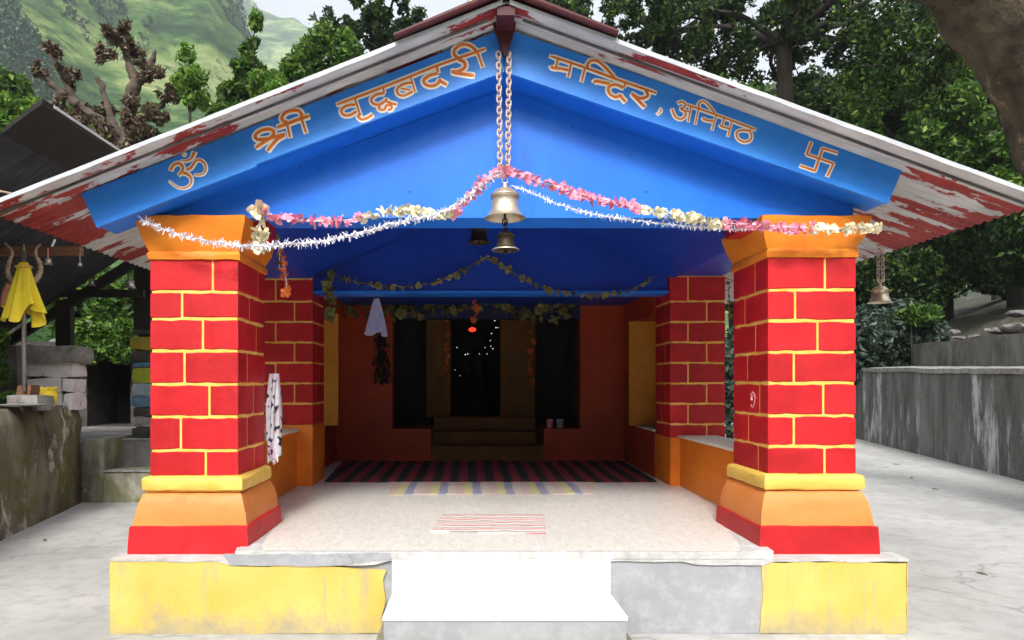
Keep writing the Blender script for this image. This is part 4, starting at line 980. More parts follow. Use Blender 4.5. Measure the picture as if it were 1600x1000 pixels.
def garland(name, label, pts, segs, step, size=1, string='whitepetal', grp=None, cat='garland', jit=.008):
    """segs: list of (fraction, material) deciding flower colour along the path"""
    P_ = smooth_path(pts, 8); o = thing(name, tuple(P_[0]), label, cat, grp); org = P_[0]
    m = MB(); m.tube(P_, .003, 4); m.build('string', M[string], o)
    Q = resample(P_, step); n = len(Q)
    for i, p in enumerate(Q):
        f_ = i / max(1, n - 1); mat = next(mm for t_, mm in segs if f_ <= t_)
        if mat is None: continue
        k_ = size * random.uniform(.75, 1.2)
        link('flower', random.choice(FM[mat]), o, p - org + Vector((random.uniform(-jit, jit), random.uniform(-jit, jit), random.uniform(-jit, jit) - .004)), (random.uniform(0, 6), random.uniform(0, 6), random.uniform(0, 6)), (k_, k_, k_ * random.uniform(.8, 1.2)))
    return o
A = lambda lst, Y0, Y1=None: [at(x, y, Y0 + ((Y1 if Y1 is not None else Y0) - Y0) * i / (len(lst) - 1)) for i, (x, y) in enumerate(lst)]
PK, CR = 'pink', 'creampetal'
garland('flower_garland', 'left half of the pink and cream flower garland strung below the blue gable', A([(412, 328), (430, 337), (470, 344), (520, 345), (565, 340), (610, 329), (660, 330), (700, 336), (730, 312), (752, 288), (768, 272), (786, 266)], -.13, -.36), [(.10, PK), (.40, PK), (.68, CR), (.74, CR), (.84, PK), (1, PK)], .034, .95)
garland('flower_garland', 'right half of the pink and cream flower garland running to the right capital', A([(792, 266), (812, 272), (830, 280), (860, 288), (905, 302), (960, 315), (1010, 326), (1060, 336), (1110, 347), (1165, 350), (1230, 354), (1300, 357), (1376, 354)], -.36, -.13), [(.35, PK), (.58, CR), (.82, PK), (1, CR)], .033, .95)
garland('flower_garland', 'bunch of cream flowers hanging down the inner edge of the left capital', A([(404, 326), (406, 350), (407, 372), (406, 396)], -.10), [(1, CR)], .036, 1.35, jit=.02)
garland('flower_garland', 'short dangling strand of dull orange flowers beside the left capital', A([(438, 392), (443, 415), (447, 440), (448, 462)], .35), [(1, 'orangepetal')], .04, .8)
garland('flower_garland', 'short strand of faded leaves next to the dangling orange flowers', A([(436, 372), (437, 395), (436, 420)], .35), [(1, 'dryleaf')], .05, .7)
def tinsel(label, pts, blade, per, w_=.0035, mat='whitepetal', hang=.3, grp=None):
    P_ = smooth_path(pts, 8); o = thing('tinsel_strand', tuple(P_[0]), label, 'tinsel', grp); m = MB(); m.tube(P_, .003, 4)
    Q = resample(P_, .006)
    for p in Q:
        for _ in range(per):
            d = Vector((random.gauss(0, 1), random.gauss(0, 1), random.gauss(0, 1) - hang)).normalized(); L = blade * random.uniform(.4, 1.15); s_ = d.cross(Vector((random.gauss(0, 1), random.gauss(0, 1), random.gauss(0, 1)))).normalized() * w_
            m.add([p - s_, p + s_, p + d * L + s_ * .6, p + d * L - s_ * .6], [(0, 1, 2, 3)])
    t_ = m.build('fringe', M[mat], o); t_['kind'] = 'stuff'; return o
tinsel('white tinsel strand from the left capital up to the large pale bell', A([(222, 343), (255, 358), (300, 371), (350, 381), (400, 384), (450, 381), (500, 377), (560, 364), (620, 348), (670, 337), (700, 326), (735, 303), (760, 283), (782, 272)], -.13, -.36), .036, 3, .0042)
tinsel('white tinsel strand from the large pale bell down to the right capital', A([(800, 290), (835, 303), (870, 318), (930, 335), (1000, 345), (1060, 352), (1120, 357), (1172, 358)], -.36, -.12), .026, 2, .0036)
garland('leaf_garland', 'dim left swag of dry leaves across the inner blue gable', A([(520, 428), (560, 440), (620, 448), (680, 441), (720, 425), (758, 402)], 2.18), [(1, 'dryleaf')], .075, .9, 'dryleaf', cat='garland')
garland('leaf_garland', 'dim right swag of dry leaves across the inner blue gable', A([(762, 402), (800, 425), (850, 450), (910, 460), (970, 458), (1000, 445), (1022, 432)], 2.18), [(1, 'dryleaf')], .075, .9, 'dryleaf', cat='garland')
garland('leaf_garland', 'bundle of dry leaves hanging beside the rear left pillar', A([(518, 430), (514, 450), (516, 475), (514, 498)], 2.18), [(1, 'dryleaf')], .04, 1.3, 'dryleaf', jit=.03)
garland('leaf_garland', 'strand of dark orange flowers hanging above the red lamp', A([(742, 462), (744, 485), (742, 508)], 3.6), [(1, 'orangepetal')], .05, 1.0, 'dryleaf', jit=.02)
garland('leaf_garland', 'strand of dark orange flowers on the left jamb of the inner door', A([(699, 500), (698, 560), (697, 610)], 4.9), [(1, 'orangepetal')], .08, 1.0, 'dryleaf')
garland('leaf_garland', 'strand of dark orange flowers on the right jamb of the inner door', A([(815, 490), (829, 520), (830, 560), (828, 600)], 4.9), [(1, 'orangepetal')], .08, 1.1, 'dryleaf', jit=.03)
garland('leaf_garland', 'thick dark toran of dry leaves across the top of the inner opening', A([(540, 480), (620, 492), (690, 478), (760, 470), (830, 492), (900, 478)], 4.0), [(1, 'dryleaf')], .028, 1.5, 'dryleaf', jit=.10)
garland('tassel', 'thin string of dark beads hanging at the gap beside the right front pillar', A([(1139, 440), (1139, 470), (1140, 500)], .7), [(1, 'dryleaf')], .05, .5, 'dryleaf', cat='bead string')
# ================================================================ rugs and small things in the porch
def sheet(name, pts, th, mat, label, cat, res=14, amp=.004):
    """slightly rumpled mat lying on the sloping porch floor; pts = 4 plan corners (front-left, front-right, back-right, back-left)"""
    zf = lambda y: fl + .01 + (.54 - fl - .01) * max(0, (y - .7) / 3.4) if y > .7 else fl + .01 * max(0, (y + .2) / .9)
    m = MB(); n = res
    for s_ in (1, 0):
        for i in range(n + 1):
            for j_ in range(n + 1):
                u, v = i / n, j_ / n
                x = (pts[0][0] * (1 - u) + pts[1][0] * u) * (1 - v) + (pts[3][0] * (1 - u) + pts[2][0] * u) * v
                y = (pts[0][1] * (1 - u) + pts[1][1] * u) * (1 - v) + (pts[3][1] * (1 - u) + pts[2][1] * u) * v
                if s_ : x += .012 * noise.noise(Vector((x * 6, y * 6, 1))) ; y += .012 * noise.noise(Vector((x * 6, y * 6, 5)))
                m.v.append((x, y, zf(y) + (.0015 if not s_ else th + amp * noise.noise(Vector((x * 7, y * 7, 0))))))
    W_ = n + 1
    for i in range(n):
        for j_ in range(n): a_ = i * W_ + j_; m.face(a_, a_ + W_, a_ + W_ + 1, a_ + 1)
    per = [i * W_ for i in range(W_)] + [n * W_ + j_ for j_ in range(1, W_)] + [i * W_ + n for i in range(n - 1, -1, -1)] + [j_ for j_ in range(n - 1, 0, -1)]
    N_ = W_ * W_
    for a_, b_ in zip(per, per[1:] + per[:1]): m.face(a_, a_ + N_, b_ + N_, b_)
    org = (sum(p[0] for p in pts) / 4, sum(p[1] for p in pts) / 4, fl)
    o = m.build(name, M[mat], None, True, org); return tag(o, label, cat)
sheet('striped_rug', [(-1.44, 2.42), (1.84, 2.42), (1.86, 4.02), (-1.55, 4.02)], .012, 'rug', 'large dark rug with black and red stripes at the back of the porch', 'rug', 20)
sheet('patchwork_rug', [(-.72, 1.72), (1.08, 1.76), (1.22, 2.40), (-.80, 2.40)], .009, 'patchrug', 'narrow pale patchwork rug in front of the dark striped rug', 'rug')
sheet('small_mat', [(-.27, .32), (.50, .25), (.55, .86), (-.20, .88)], .008, 'mat', 'small faded striped mat alone in the middle of the porch floor', 'mat', 18, .008)
def cloth(name, label, cat, mat, c, top_r, bot_r, H, folds, depth, seed, hemvar=.06, flat=1.0, mat2=None):
    random.seed(seed); ph = [random.uniform(0, 6.28) for _ in range(5)]; m = MB(); k_ = 64; n = 18; o_ = 0
    for i in range(n + 1):
        t_ = i / n; rr = top_r + (bot_r - top_r) * t_ ** .8
        for q in range(k_):
            a_ = 2 * math.pi * q / k_
            f_ = 1 + depth * t_ * (math.sin(folds * a_ + ph[0]) * .6 + math.sin((folds * 1.6 // 1) * a_ + ph[1] + t_) * .4)
            z = -H * t_ - hemvar * t_ ** 3 * (math.sin(2 * a_ + ph[2]) + .6 * math.sin(5 * a_ + ph[3]))
            m.v.append((c[0] + rr * f_ * math.cos(a_), c[1] + rr * f_ * math.sin(a_) * flat, c[2] + z))
    for i in range(n):
        for q in range(k_): m.face(i * k_ + q, (i + 1) * k_ + q, (i + 1) * k_ + (q + 1) % k_, i * k_ + (q + 1) % k_)
    m.face(*range(k_))
    o = m.build(name, M[mat], None, 'full', tuple(c)); return tag(o, label, cat)
c = at(588, 466, 2.6); cloth('hanging_cloth', 'pale mauve cloth hanging from the inner beam on the left', 'cloth', 'mauvecloth', c, .025, .105, .36, 5, .35, 3, .02, .5)
MB()
m = MB(); m.tube([at(588, 455, 2.6), at(588, 467, 2.6)], .004, 4); tag(m.build('hanging_string', M['black'], None, origin=at(588, 467, 2.6)), 'short dark string tying the mauve cloth to the inner beam', 'string')
m = MB(); c = at(594, 560, 3.9)
for k_ in range(170):
    t_ = random.random(); p = c + Vector((random.gauss(0, .02 + .045 * t_) + .05 * t_, random.gauss(0, .03), .3 - .55 * t_)); d = Vector((random.gauss(0, .4), random.gauss(0, .4), -1)).normalized() * .09; s_ = Vector((.014, random.uniform(-.01, .01), 0)); m.add([p, p + d * .5 + s_, p + d, p + d * .5 - s_], [(0, 1, 2, 3)])
tag(m.build('dried_bundle', M['black'], None, 'full', origin=tuple(c)), 'black dried bundle hanging on the red back wall below the mauve cloth', 'bundle')
# scarf on the left pillar
m = MB(); n = 30; kx = 12
for i in range(n + 1):
    t_ = i / n; z = EYE + (VY - (584 + 128 * t_)) * 4.84 / F; wd = .03 + .075 * min(1, t_ * 2.2) - .02 * max(0, t_ - .8)
    for q in range(kx + 1):
        s_ = q / kx - .5; x = -1.438 + .035 * (1 - abs(s_) * 1.2) + .02 * math.sin(s_ * 17 + t_ * 2) + .02 + s_ * wd * .6; m.v.append((x, .60 + s_ * .06 + .02 * math.cos(s_ * 15), z + .012 * math.sin(s_ * 9) * t_))
for i in range(n):
    for q in range(kx): a_ = i * (kx + 1) + q; m.face(a_, a_ + 1, a_ + kx + 2, a_ + kx + 1)
sc_ = thing('printed_scarf', (-1.42, .6, 1.0), 'white and pink scarf with black print hanging behind the left front pillar', 'scarf')
m.build('scarf_cloth', M['scarf'], sc_, 'full')
m = MB()
for i in range(16):
    x = -1.45 + .075 * i / 15; z0 = EYE + (VY - 710) * 4.84 / F; m.tube([(x, .6, z0 + .01), (x + random.uniform(-.006, .006), .6, z0 - random.uniform(.03, .07))], .003, 4)
m.build('fringe', M['whitepetal'], sc_)
# handprint on right pillar side
m = MB(); c = at(1176, 622, .25); X_ = 1.86
org = Vector((X_, (X_ * F / (1176 - VX)) + CY, EYE + (VY - 622) * X_ / (1176 - VX)))
m.tube([org + Vector((.001, math.cos(a_) * (.036 + .006 * math.sin(3 * a_)), math.sin(a_) * .05 - .01)) for a_ in [.6 + i / 14 * 5 for i in range(15)]], .0045, 4)
m.tube([org + Vector((.001, .012 * math.sin(i), .02 - i * .012)) for i in range(4)], .009, 4)
M['smear'] = paint('pinkish_smear', (.55, .2, .2), (.7, .4, .38), 20, .7)
o = m.build('paint_smear', M['smear'], T); o['label'] = 'pale ring shaped smear on the side of the right front pillar'
# cups
for i, (px, mat, lab) in enumerate(((859, 'pink', 'dim pinkish cup on the inner ledge'), (875, 'mauvecloth', 'dim bluish cup beside the pinkish cup on the inner ledge'))):
    c = at(px, 668, 4.25); c.z = .938; o = MB().lathe([(.03, 0), (.038, .01), (.045, .11), (.04, .11), (.033, .02), (.002, .018)], c, 14).build('cup', M[mat], None, True, tuple(c)); tag(o, lab, 'cup')
# lamp and fairy lights in the shrine
c = at(738, 515, 5.5); m = MB(); m.ball(c, .045, 8, (1.2, 1, .7)); lp = thing('red_lamp', c, 'small glowing red lamp in the dark inner doorway', 'lamp'); m.build('bulb', M['redlamp'], lp, 'full')
MB().tube([c + Vector((0, 0, .03)), c + Vector((0, 0, .5))], .006, 5).build('cord', M['black'], lp)
fs = thing('fairy_lights', at(755, 540, 6.2), 'scattered tiny white lights glinting in the dark inner doorway', 'string lights'); fo = Vector(wloc(fs))
bm_ = MB().ball((0, 0, 0), .008, 4).mesh('light_bulb', M['fairy'])
pp = [(773, 501), (778, 512), (775, 512), (768, 521), (766, 532), (758, 543), (767, 541), (749, 553), (761, 553), (731, 553), (727, 554), (714, 543), (711, 578), (719, 587), (753, 596), (770, 545)]
for x, y in pp: link('light_bulb', bm_, fs, at(x, y, 6.2) - fo, None, random.uniform(.5, 1))
m = MB(); m.tube([at(x, y, 6.21) for x, y in pp], .002, 3); m.build('wire', M['black'], fs)
m = MB(); c = at(748, 600, 6.25); m.lathe([(.3, -.75), (.28, -.3), (.2, 0), (.1, .1), (.13, .25), (.1, .4), (.01, .5)], c, 12); tag(m.build('shrine_idol', M['bronze'], None, 'full', origin=(c[0], c[1], c[2] - .75)), 'barely visible dark idol deep inside the inner doorway', 'idol')

# ================================================================ left side
ml = thing('left_wall', (-5.2, 3, 0), 'mossy old retaining wall along the left edge of the courtyard', 'wall')
m = MB(); n = 26
top = []
for i in range(n + 1):
    t_ = i / n; y = -5 + 9.26 * t_; x = -4.47 - (y - 2.19) * .193; j_ = .03 * noise.noise(Vector((y * 1.7, 0, 0)))
    zt = 1.25 - .008 * (y - 2) + .015 * noise.noise(Vector((y * 2, 4, 0)))
    if i == n: x -= .04; zt -= .03
    for q in range(7): m.v.append((x + j_ + .03 * noise.noise(Vector((y * 2, q * .9, 2))) - (.05 if q == 6 else 0), y, zt * q / 6))
    m.v.append((x - 4, y, zt + .02))
for i in range(n):
    for q in range(7): a_ = i * 8 + q; m.face(a_, a_ + 1, a_ + 9, a_ + 8)
e_ = n * 8; m.face(*[e_ + q for q in range(8)], len(m.v)); m.v.append((m.v[e_ + 7][0], 4.26, 0))
m.build('wall_body', M['mosswall'], ml, 'full')
st = thing('side_steps', (-4.3, 4.5, 0), 'worn mossy steps between the left wall and the temple', 'steps')
MB().box(-4.88, -4.62, 4.26, 4.85, 0, .80, .02).build('cheek_block', M['mossstep'], st)
MB().box(-4.62, -3.2, 4.26, 4.75, 0, .40, .015).build('step', M['mossstep'], st)
MB().box(-4.61, -3.0, 4.70, 7.4, 0, .76, .012).build('step', M['darkconcrete'], st)
m = MB(); m.box(-4.62, -3.2, 4.25, 4.30, .385, .405, .006).box(-4.61, -3.0, 4.68, 4.75, .745, .768, .006); m.build('step_edge', M['stone'], st)
MB().box(-6.6, -4.88, 4.27, 7.4, 0, .76, .01).build('landing', M['darkconcrete'], st)
# stack of whitewashed stones
D = 8.15; Y0 = D + CY
def stone_block(name, x0, x1, ya, yb, mat, par, D=8.15, dep=.5, rnd=.02):
    a_ = P(x0, yb, D); b_ = P(x1, ya, D); bm = bmesh.new(); bmesh.ops.create_cube(bm, size=1)
    bmesh.ops.subdivide_edges(bm, edges=bm.edges, cuts=2, use_grid_fill=True)
    sx, sz = b_.x - a_.x, b_.z - a_.z; c = Vector(((a_.x + b_.x) / 2, D + CY + dep / 2, (a_.z + b_.z) / 2)); org = Vector(wloc(par)) if par else c
    sd_ = random.uniform(0, 50)
    for v in bm.verts:
        nn = sum(abs(k_) > .49 for k_ in v.co); f_ = 1 - (.0, .0, .03, .07)[nn]
        p = Vector((v.co.x * f_ * sx, v.co.y * dep * f_, v.co.z * f_ * sz)); p += Vector((noise.noise(p * 6 + Vector((sd_, 0, 0))), noise.noise(p * 6 + Vector((0, sd_, 0))), noise.noise(p * 6 + Vector((0, 0, sd_))))) * rnd
        v.co = p + c - org
    me = bpy.data.meshes.new(name); bm.to_mesh(me); bm.free(); me.materials.append(M[mat]); me.shade_smooth(); me.set_sharp_from_angle(angle=R(50))
    return link(name, me, par)
ws = thing('whitewashed_pillar', P(86, 640, 8.3), 'stumpy stack of whitewashed stones under a grey capstone on the left wall', 'stone pillar')
for x0, x1, ya, yb in [(40 + (a_ - 40) * .80, 40 + (b_ - 40) * .80, c_, d_) for a_, b_, c_, d_ in ((40, 71, 566, 589), (72, 132, 565, 589), (42, 110, 591, 613), (111, 131, 591, 613), (45, 74, 615, 641), (75, 112, 615, 641), (113, 131, 614, 641))]:
    stone_block('stone', x0, x1, ya, yb, 'pinkstone', ws, 8.15, .30, .03)
stone_block('stone', 36, 118, 540, 566, 'stone', ws, 8.08, .42, .04)['label'] = 'rough grey capstone'
m = MB(); a_ = P(47, 638, 8.2); b_ = P(108, 568, 8.2); m.box(a_.x, b_.x, Y0 + .05, Y0 + .27, a_.z, b_.z); m.build('mortar', M['darkstone'], ws)
# coloured stones beside the dark doorway
cs = thing('painted_stone_pillar', P(218, 684, 9.1), 'rough pillar of stones painted yellow, blue and grey beside the dark doorway', 'stone pillar')
M['pyellow'] = paint('worn_ochre_stone_paint', (.22, .17, .02), (.34, .27, .03), 7, .8, .8); M['pblue'] = paint('worn_blue_stone_paint', (.06, .13, .22), (.12, .22, .32), 7, .8, .8); M['pgreen'] = paint('worn_lime_stone_paint', (.22, .26, .02), (.36, .38, .03), 7, .8, .8); M['pgrey'] = paint('worn_white_stone_paint', (.20, .26, .30), (.36, .42, .46), 7, .8, .8)
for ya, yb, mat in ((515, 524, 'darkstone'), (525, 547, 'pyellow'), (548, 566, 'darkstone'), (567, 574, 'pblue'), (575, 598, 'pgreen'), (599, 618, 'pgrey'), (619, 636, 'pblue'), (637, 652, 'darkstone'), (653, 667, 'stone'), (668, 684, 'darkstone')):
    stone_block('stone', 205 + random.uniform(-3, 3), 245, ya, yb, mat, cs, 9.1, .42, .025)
# dark hut with doorway, set into the slope
hu = thing('stone_hut', P(150, 668, 11.6), 'low dark stone hut with a black doorway at the top of the side steps', 'hut')
a_ = P(-60, 668, 11.6); b_ = P(136, 545, 11.6); c_ = P(204, 545, 11.6); d_ = P(330, 545, 11.6); zt = b_.z; yb = 11.6 + CY
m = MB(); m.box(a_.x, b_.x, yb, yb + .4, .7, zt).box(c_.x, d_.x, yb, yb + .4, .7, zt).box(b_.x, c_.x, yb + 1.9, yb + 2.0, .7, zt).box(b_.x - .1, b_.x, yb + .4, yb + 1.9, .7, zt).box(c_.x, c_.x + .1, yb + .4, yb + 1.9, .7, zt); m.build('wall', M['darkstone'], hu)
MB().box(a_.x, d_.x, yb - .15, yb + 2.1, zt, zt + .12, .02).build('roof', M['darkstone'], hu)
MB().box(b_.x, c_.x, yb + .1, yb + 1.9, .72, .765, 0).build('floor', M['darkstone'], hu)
for i in range(2):
    m = MB(); m.box(b_.x + .05 + i * .34, b_.x + .36 + i * .34, yb + .9, yb + .94, .77, zt - .05); m.build('door_leaf', M['black'], hu)
# shrubs and boulders on the slope over the hut
tree('hillside_bush', P(150, 540, 12.6), 'leafy green bush growing over the dark doorway under the shed roof', 'bush', [(tuple(P(random.uniform(95, 215), random.uniform(430, 540) , 13 + random.uniform(-.4, .5))), random.uniform(.22, .36)) for _ in range(44)], 9000, .10, 'leafmid', [([P(150, 560, 12.8), P(155, 520, 12.9), P(150, 470, 13)], .05, .02)])
tree('trailing_creeper', P(190, 560, 11.9), 'green creeper trailing down right of the bush above the doorway', 'creeper', [(tuple(P(random.uniform(105, 206), random.uniform(505, 560) , 11.25)), random.uniform(.1, .18)) for _ in range(40)], 5200, .08, 'leafmid', [([P(190, 560, 12), P(185, 520, 12.2)], .03, .01)])
for i, (px, py, r, lab) in enumerate(((130, 526, .26, 'long grey boulder below the bush under the shed roof'), (136, 507, .09, 'small pale stone showing in the bush under the shed roof'), (105, 534, .18, 'dark rounded boulder at the left end of the grey boulder'))):
    c = P(px, py, 12.0); tag(link('boulder', rock_mesh(r, 20 + i, (1.7, .8, .5) if i != 1 else (1, .8, .8), 'darkconcrete'), None, c), lab, 'boulder', 'boulders above the hut')
# shed
sh = thing('shed', (-5.2, 3.3, 0), 'open shed with a black corrugated roof on dark posts at the left', 'shed')
SX, SZ = -3.67, 3.9; s_ = .65
corrugated(SX, SZ, SX - 5, SZ - 5 * s_, 1.6, 4.95, .09, .011, 'roof_sheet', 'shedroof', sh, 8, 6)
m = MB(); P_ = []
for y in (1.56, 3.2, 5.0):
    pass
pr = [(-.34, -.24), (-.25, -.16), (-.13, -.07), (0, .03), (.012, .03), (.0, -.02), (-.13, -.11), (-.25, -.2), (-.34, -.27)]
n = len(pr); m.v = [(SX + x, 1.55, SZ + z) for x, z in pr] + [(SX + x, 5.0, SZ + z) for x, z in pr]
for i in range(n): m.face(i, i + n, (i + 1) % n + n, (i + 1) % n)
m.face(*range(n)); m.face(*range(2 * n - 1, n - 1, -1)); m.build('ridge_flashing', M['black'], sh, True)
m = MB(); m.box(SX + .005, SX + .02, 1.7, 5.0, SZ + .012, SZ + .034); m.build('edge_highlight', M['trim'], sh)  # pale strip paints the highlight along the dark flashing
part(MB().box(SX - 1.95, SX - 1.75, 4.9, 5.0, .76, SZ - 1.8 * s_ - .1), 'post', 'black', par=sh)
part(MB().box(-4.60, -4.36, 4.98, 5.12, 2.2, SZ - .85 * s_ - .25), 'post', 'black', par=sh)
part(MB().box(-5.55, -4.40, 4.83, 4.90, 2.66, 2.76), 'cross_beam', 'black', par=sh)
m = MB(); m.prism([(SX - .2, SZ - .16 - .1), (SX - 2.6, SZ - 2.6 * s_ - .1), (SX - 2.6, SZ - 2.6 * s_ - .24), (SX - .2, SZ - .16 - .24)], 4.84, 4.93); part(m, 'rafter', 'black', par=sh)
a_ = at(-40, 398, 3.1); b_ = at(124, 385, 3.1)
part(MB().box(-5.3, b_.x, 3.1, 3.18, a_.z, b_.z), 'tie_beam', 'brownwood', par=sh)
part(MB().box(-8.3, -8.2, 1.7, 1.8, 0, SZ - 4.6 * s_), 'post', 'black', par=sh)
# bells on the tie beam and under the eave
for i, (px, py, r, mat, Yb, ytop, lab) in enumerate(((75, 413, 7, 'gold', 3.06, 388, 'small flared brass bell on a pink ribbon under the shed beam'), (125, 416, 4.5, 'steel', 3.06, 396, 'tiny steel bell at the right end of the shed beam'), (203, 450, 9.5, 'steel', 4.6, 432, 'grey bell hanging from the dark frame near the left pillar'), (143, 446, 6, 'steel', 4.75, 440, 'dull flat bell lying against the dark cross beam'))):
    c = at(px, py, Yb); rr = r * (Yb - CY) / F; o = thing('shed_bell', c, lab, 'bell'); tp = bell_parts(o, c, rr, mat, 18)
    MB().tube([(c.x, c.y, tp - .02), (c.x, c.y, at(px, ytop, Yb).z + (.0))], .006, 5).build('cord', M['pink' if i == 0 else 'steel'], o)
MB_ = MB(); MB_.tube([at(81, 385, 3.08), at(86, 374, 3.08)], .012, 6); tag(MB_.build('ribbon', M['whitepetal'], None, origin=at(81, 385, 3.08)), 'short white ribbon tied on the shed beam', 'ribbon')
# loose wire
m = MB(); m.tube(smooth_path([at(-60, 290, .8), at(0, 299, .8), at(20, 303, .6), at(36, 306, .3), at(60, 312, 0.1)]), .008, 5); tag(m.build('wire', M['trident'], None, origin=at(0, 299, .8)), 'thin brown wire at the left end of the roof edge', 'wire')
# trident
YT = 2.95; D = YT - CY
td = thing('trident', P(37, 605, D), 'old metal trident standing on the left wall beside the whitewashed stones', 'trident')
m = MB(); m.tube([P(37.5, 612, D), P(37.5, 392, D)], .022, 10); m.build('shaft', M['steel'], td, 'full')
def prong(pts, r, name='prong'):
    Q = smooth_path([P(x, y, D) for x, y in pts], 6); n = len(Q); m = MB(); m.tube(Q, [r[0] + (r[1] - r[0]) * (i / (n - 1)) + (.006 * math.sin(i * 2.2)) for i in range(n)], 10); m.build(name, M['trident'], td, 'full')
prong([(36, 448), (20, 440), (12, 425), (15, 408), (19, 397), (16, 388), (8, 380)], (.034, .008))
prong([(39, 448), (55, 438), (63, 425), (62, 410), (56, 399), (57, 388), (64, 381)], (.034, .008))
prong([(37.5, 440), (37.5, 410), (37.5, 382)], (.03, .008))
c = P(37, 410, D - .02); cloth('yellow_cloth', 'bright yellow cloth tied over the trident and hanging in folds', 'cloth', 'yellowcloth', c, .045, .19, .56, 8, .5, 11, .08, .55)
c = P(37, 417, D - .02); m = MB(); m.tube([c + Vector((math.cos(a_) * .075, math.sin(a_) * .06, .0)) for a_ in [i / 12 * 6.283 for i in range(13)]], .014, 6); m.build('tie', M['band'], td, 'full')
c = P(18, 445, D + .03); m = MB(); m.tube(smooth_path([c, c + Vector((-.05, 0, -.1)), c + Vector((-.06, 0, -.22))]), [.05] * 13, 8); m.build('red_wrap', paint('faded_red_cloth', (.45, .14, .10), (.6, .26, .2), 12, .8, .4), td, 'full')
# plinth bits
c = P(35, 612, D); o = stone_block('stone_block', 24, 46, 602, 618, 'brownwood', None, D, .16, .01); o.location = P(35, 610, D) + Vector((0, .1, 0)); tag(o, 'small reddish brick at the foot of the trident', 'brick')
o = stone_block('stone_block', 10, 60, 617, 642, 'stone', None, D, .3, .02); o.location = P(34, 630, D) + Vector((0, .15, 0)); tag(o, 'rough grey stone under the reddish brick and trident', 'stone')
o = stone_block('stone_block', 3, 40, 545, 606, 'darkconcrete', None, 8.9, .3, .01); o.location = P(20, 585, 8.9); o.scale = (1, 1, 1.5); tag(o, 'dark upright concrete block behind the trident shaft', 'block')
c = P(30, 634, 6.9); c.z = 1.262
o = MB().lathe([(.02, 0), (.25, .004), (.27, .018), (.25, .016), (.02, .012)], c, 20).build('flat_plate', M['stone'], None, True, tuple(c)); tag(o, 'flat grey stone plate on top of the left wall', 'plate')
c = P(71, 640, 7.55); c.z = 1.225
pt = thing('yellow_pot', c, 'squat yellow pot with a fluted rim in front of the whitewashed stones', 'pot')
m = MB(); m.lathe([(.06, 0), (.10, .02), (.125, .09), (.12, .16), (.105, .2), (.12, .225), (.11, .225), (.09, .2), (.1, .1), (.01, .05)], c, 24, lambda a_, t_: 1 + .03 * math.sin(8 * a_)); m.build('pot_body', M['yellowpot'], pt, 'full')
for i in range(8):
    a_ = i / 8 * 6.283; MB().ball(c + Vector((math.cos(a_) * .115, math.sin(a_) * .115, .222)), .013, 5, (1, 1, 1)).build('rim_knob', M['yellowpot'], pt, 'full')
def tuft(px, py, D, n, L, lab):
    c = P(px, py, D); o = thing('grass_tuft', c, lab, 'plant'); m = MB()
    for i in range(n):
        a_ = random.uniform(0, 6.28); l_ = L * random.uniform(.5, 1.1); b_ = c + Vector((random.uniform(-.08, .08), random.uniform(-.08, .08), 0)); d = Vector((math.cos(a_) * .6, math.sin(a_) * .6, 1)).normalized(); s_ = d.cross(Vector((0, 0, 1))).normalized() * .012
        p1 = b_ + d * l_ * .6; p2 = b_ + d * l_ + Vector((math.cos(a_), math.sin(a_), -.5)) * l_ * .35
        m.add([b_ - s_, b_ + s_, p1 + s_, p1 - s_, p2], [(0, 1, 2, 3), (3, 2, 4)])
    m.build('blades', M['leafmid'], o)
tuft(2, 642, 7.3, 110, .34, 'tuft of green blades at the very left edge on the wall')
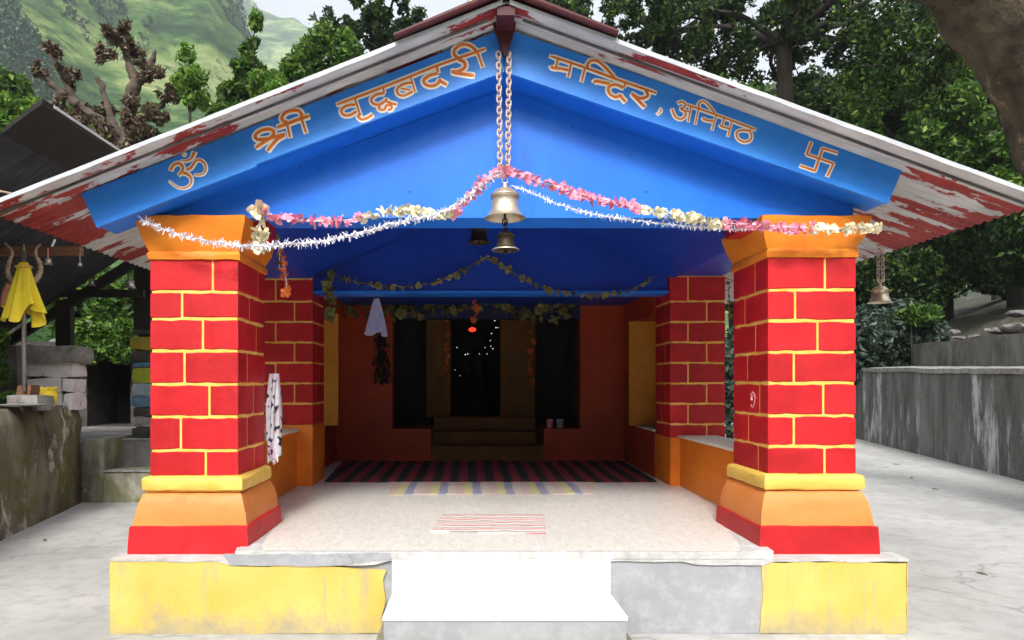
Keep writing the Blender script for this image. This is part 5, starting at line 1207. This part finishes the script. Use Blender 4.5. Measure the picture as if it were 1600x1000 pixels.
tree('fern_bush', P(-14, 640, 7.6), 'dense bluish green fern bush at the left edge beside the trident', 'bush', [(tuple(P(random.uniform(-40, 3), random.uniform(520, 600), 7.7)), .12) for _ in range(16)], 1600, .05, 'leafmid', [([P(-14, 640, 7.7), P(-12, 570, 7.7)], .03, .015)])
# fallen leaves
for i, (px, py, lab) in enumerate(((1425, 747, 'dark fallen leaf on the concrete right of the temple, nearer one'), (1400, 726, 'thin fallen twig leaf on the concrete near the streaked wall'), (70, 845, 'tiny dark fallen leaf on the concrete by the mossy wall'), (1535, 898, 'small dry leaf on the bare concrete at the lower right'), (1462, 765, 'pale dry leaf on the concrete right of the darker leaf'))):
    D_ = EYE * F / (py - VY); c = Vector(((px - VX) * D_ / F, D_ + CY, .004)); an = random.uniform(0, 3); L = (.075, .07, .05, .045, .05)[i]
    m = MB(); d = Vector((math.cos(an), math.sin(an), 0)); s_ = Vector((-d.y, d.x, 0))
    m.add([c - d * L, c - d * L * .3 + s_ * L * .35 + Vector((0, 0, .012)), c + d * L * .5 + s_ * L * .25 + Vector((0, 0, .016)), c + d * L + Vector((0, 0, .004)), c + d * L * .5 - s_ * L * .25 + Vector((0, 0, .01)), c - d * L * .3 - s_ * L * .35 + Vector((0, 0, .008)), c + Vector((0, 0, .003))], [(0, 6, 1), (1, 6, 2), (2, 6, 3), (3, 6, 4), (4, 6, 5), (5, 6, 0)])
    tag(m.build('fallen_leaf', M['leafbrown'], None, origin=tuple(c)), lab, 'leaf')

# ================================================================ haze
hm = bpy.data.materials.new('haze_air'); hm.use_nodes = True; n = hm.node_tree.nodes; n.clear()
pv = n.new('ShaderNodeVolumePrincipled'); pv.inputs['Color'].default_value = (.84, .92, 1, 1); pv.inputs['Density'].default_value = .0006; pv.inputs['Anisotropy'].default_value = .2
ou = n.new('ShaderNodeOutputMaterial'); hm.node_tree.links.new(pv.outputs[0], ou.inputs['Volume'])
m = MB().box(-4400, 4400, -1450, 1440, -1.6, 1120)
hz = m.build('haze', hm); hz['kind'] = 'stuff'; hz['label'] = 'pale haze in the air over the valley and hills'
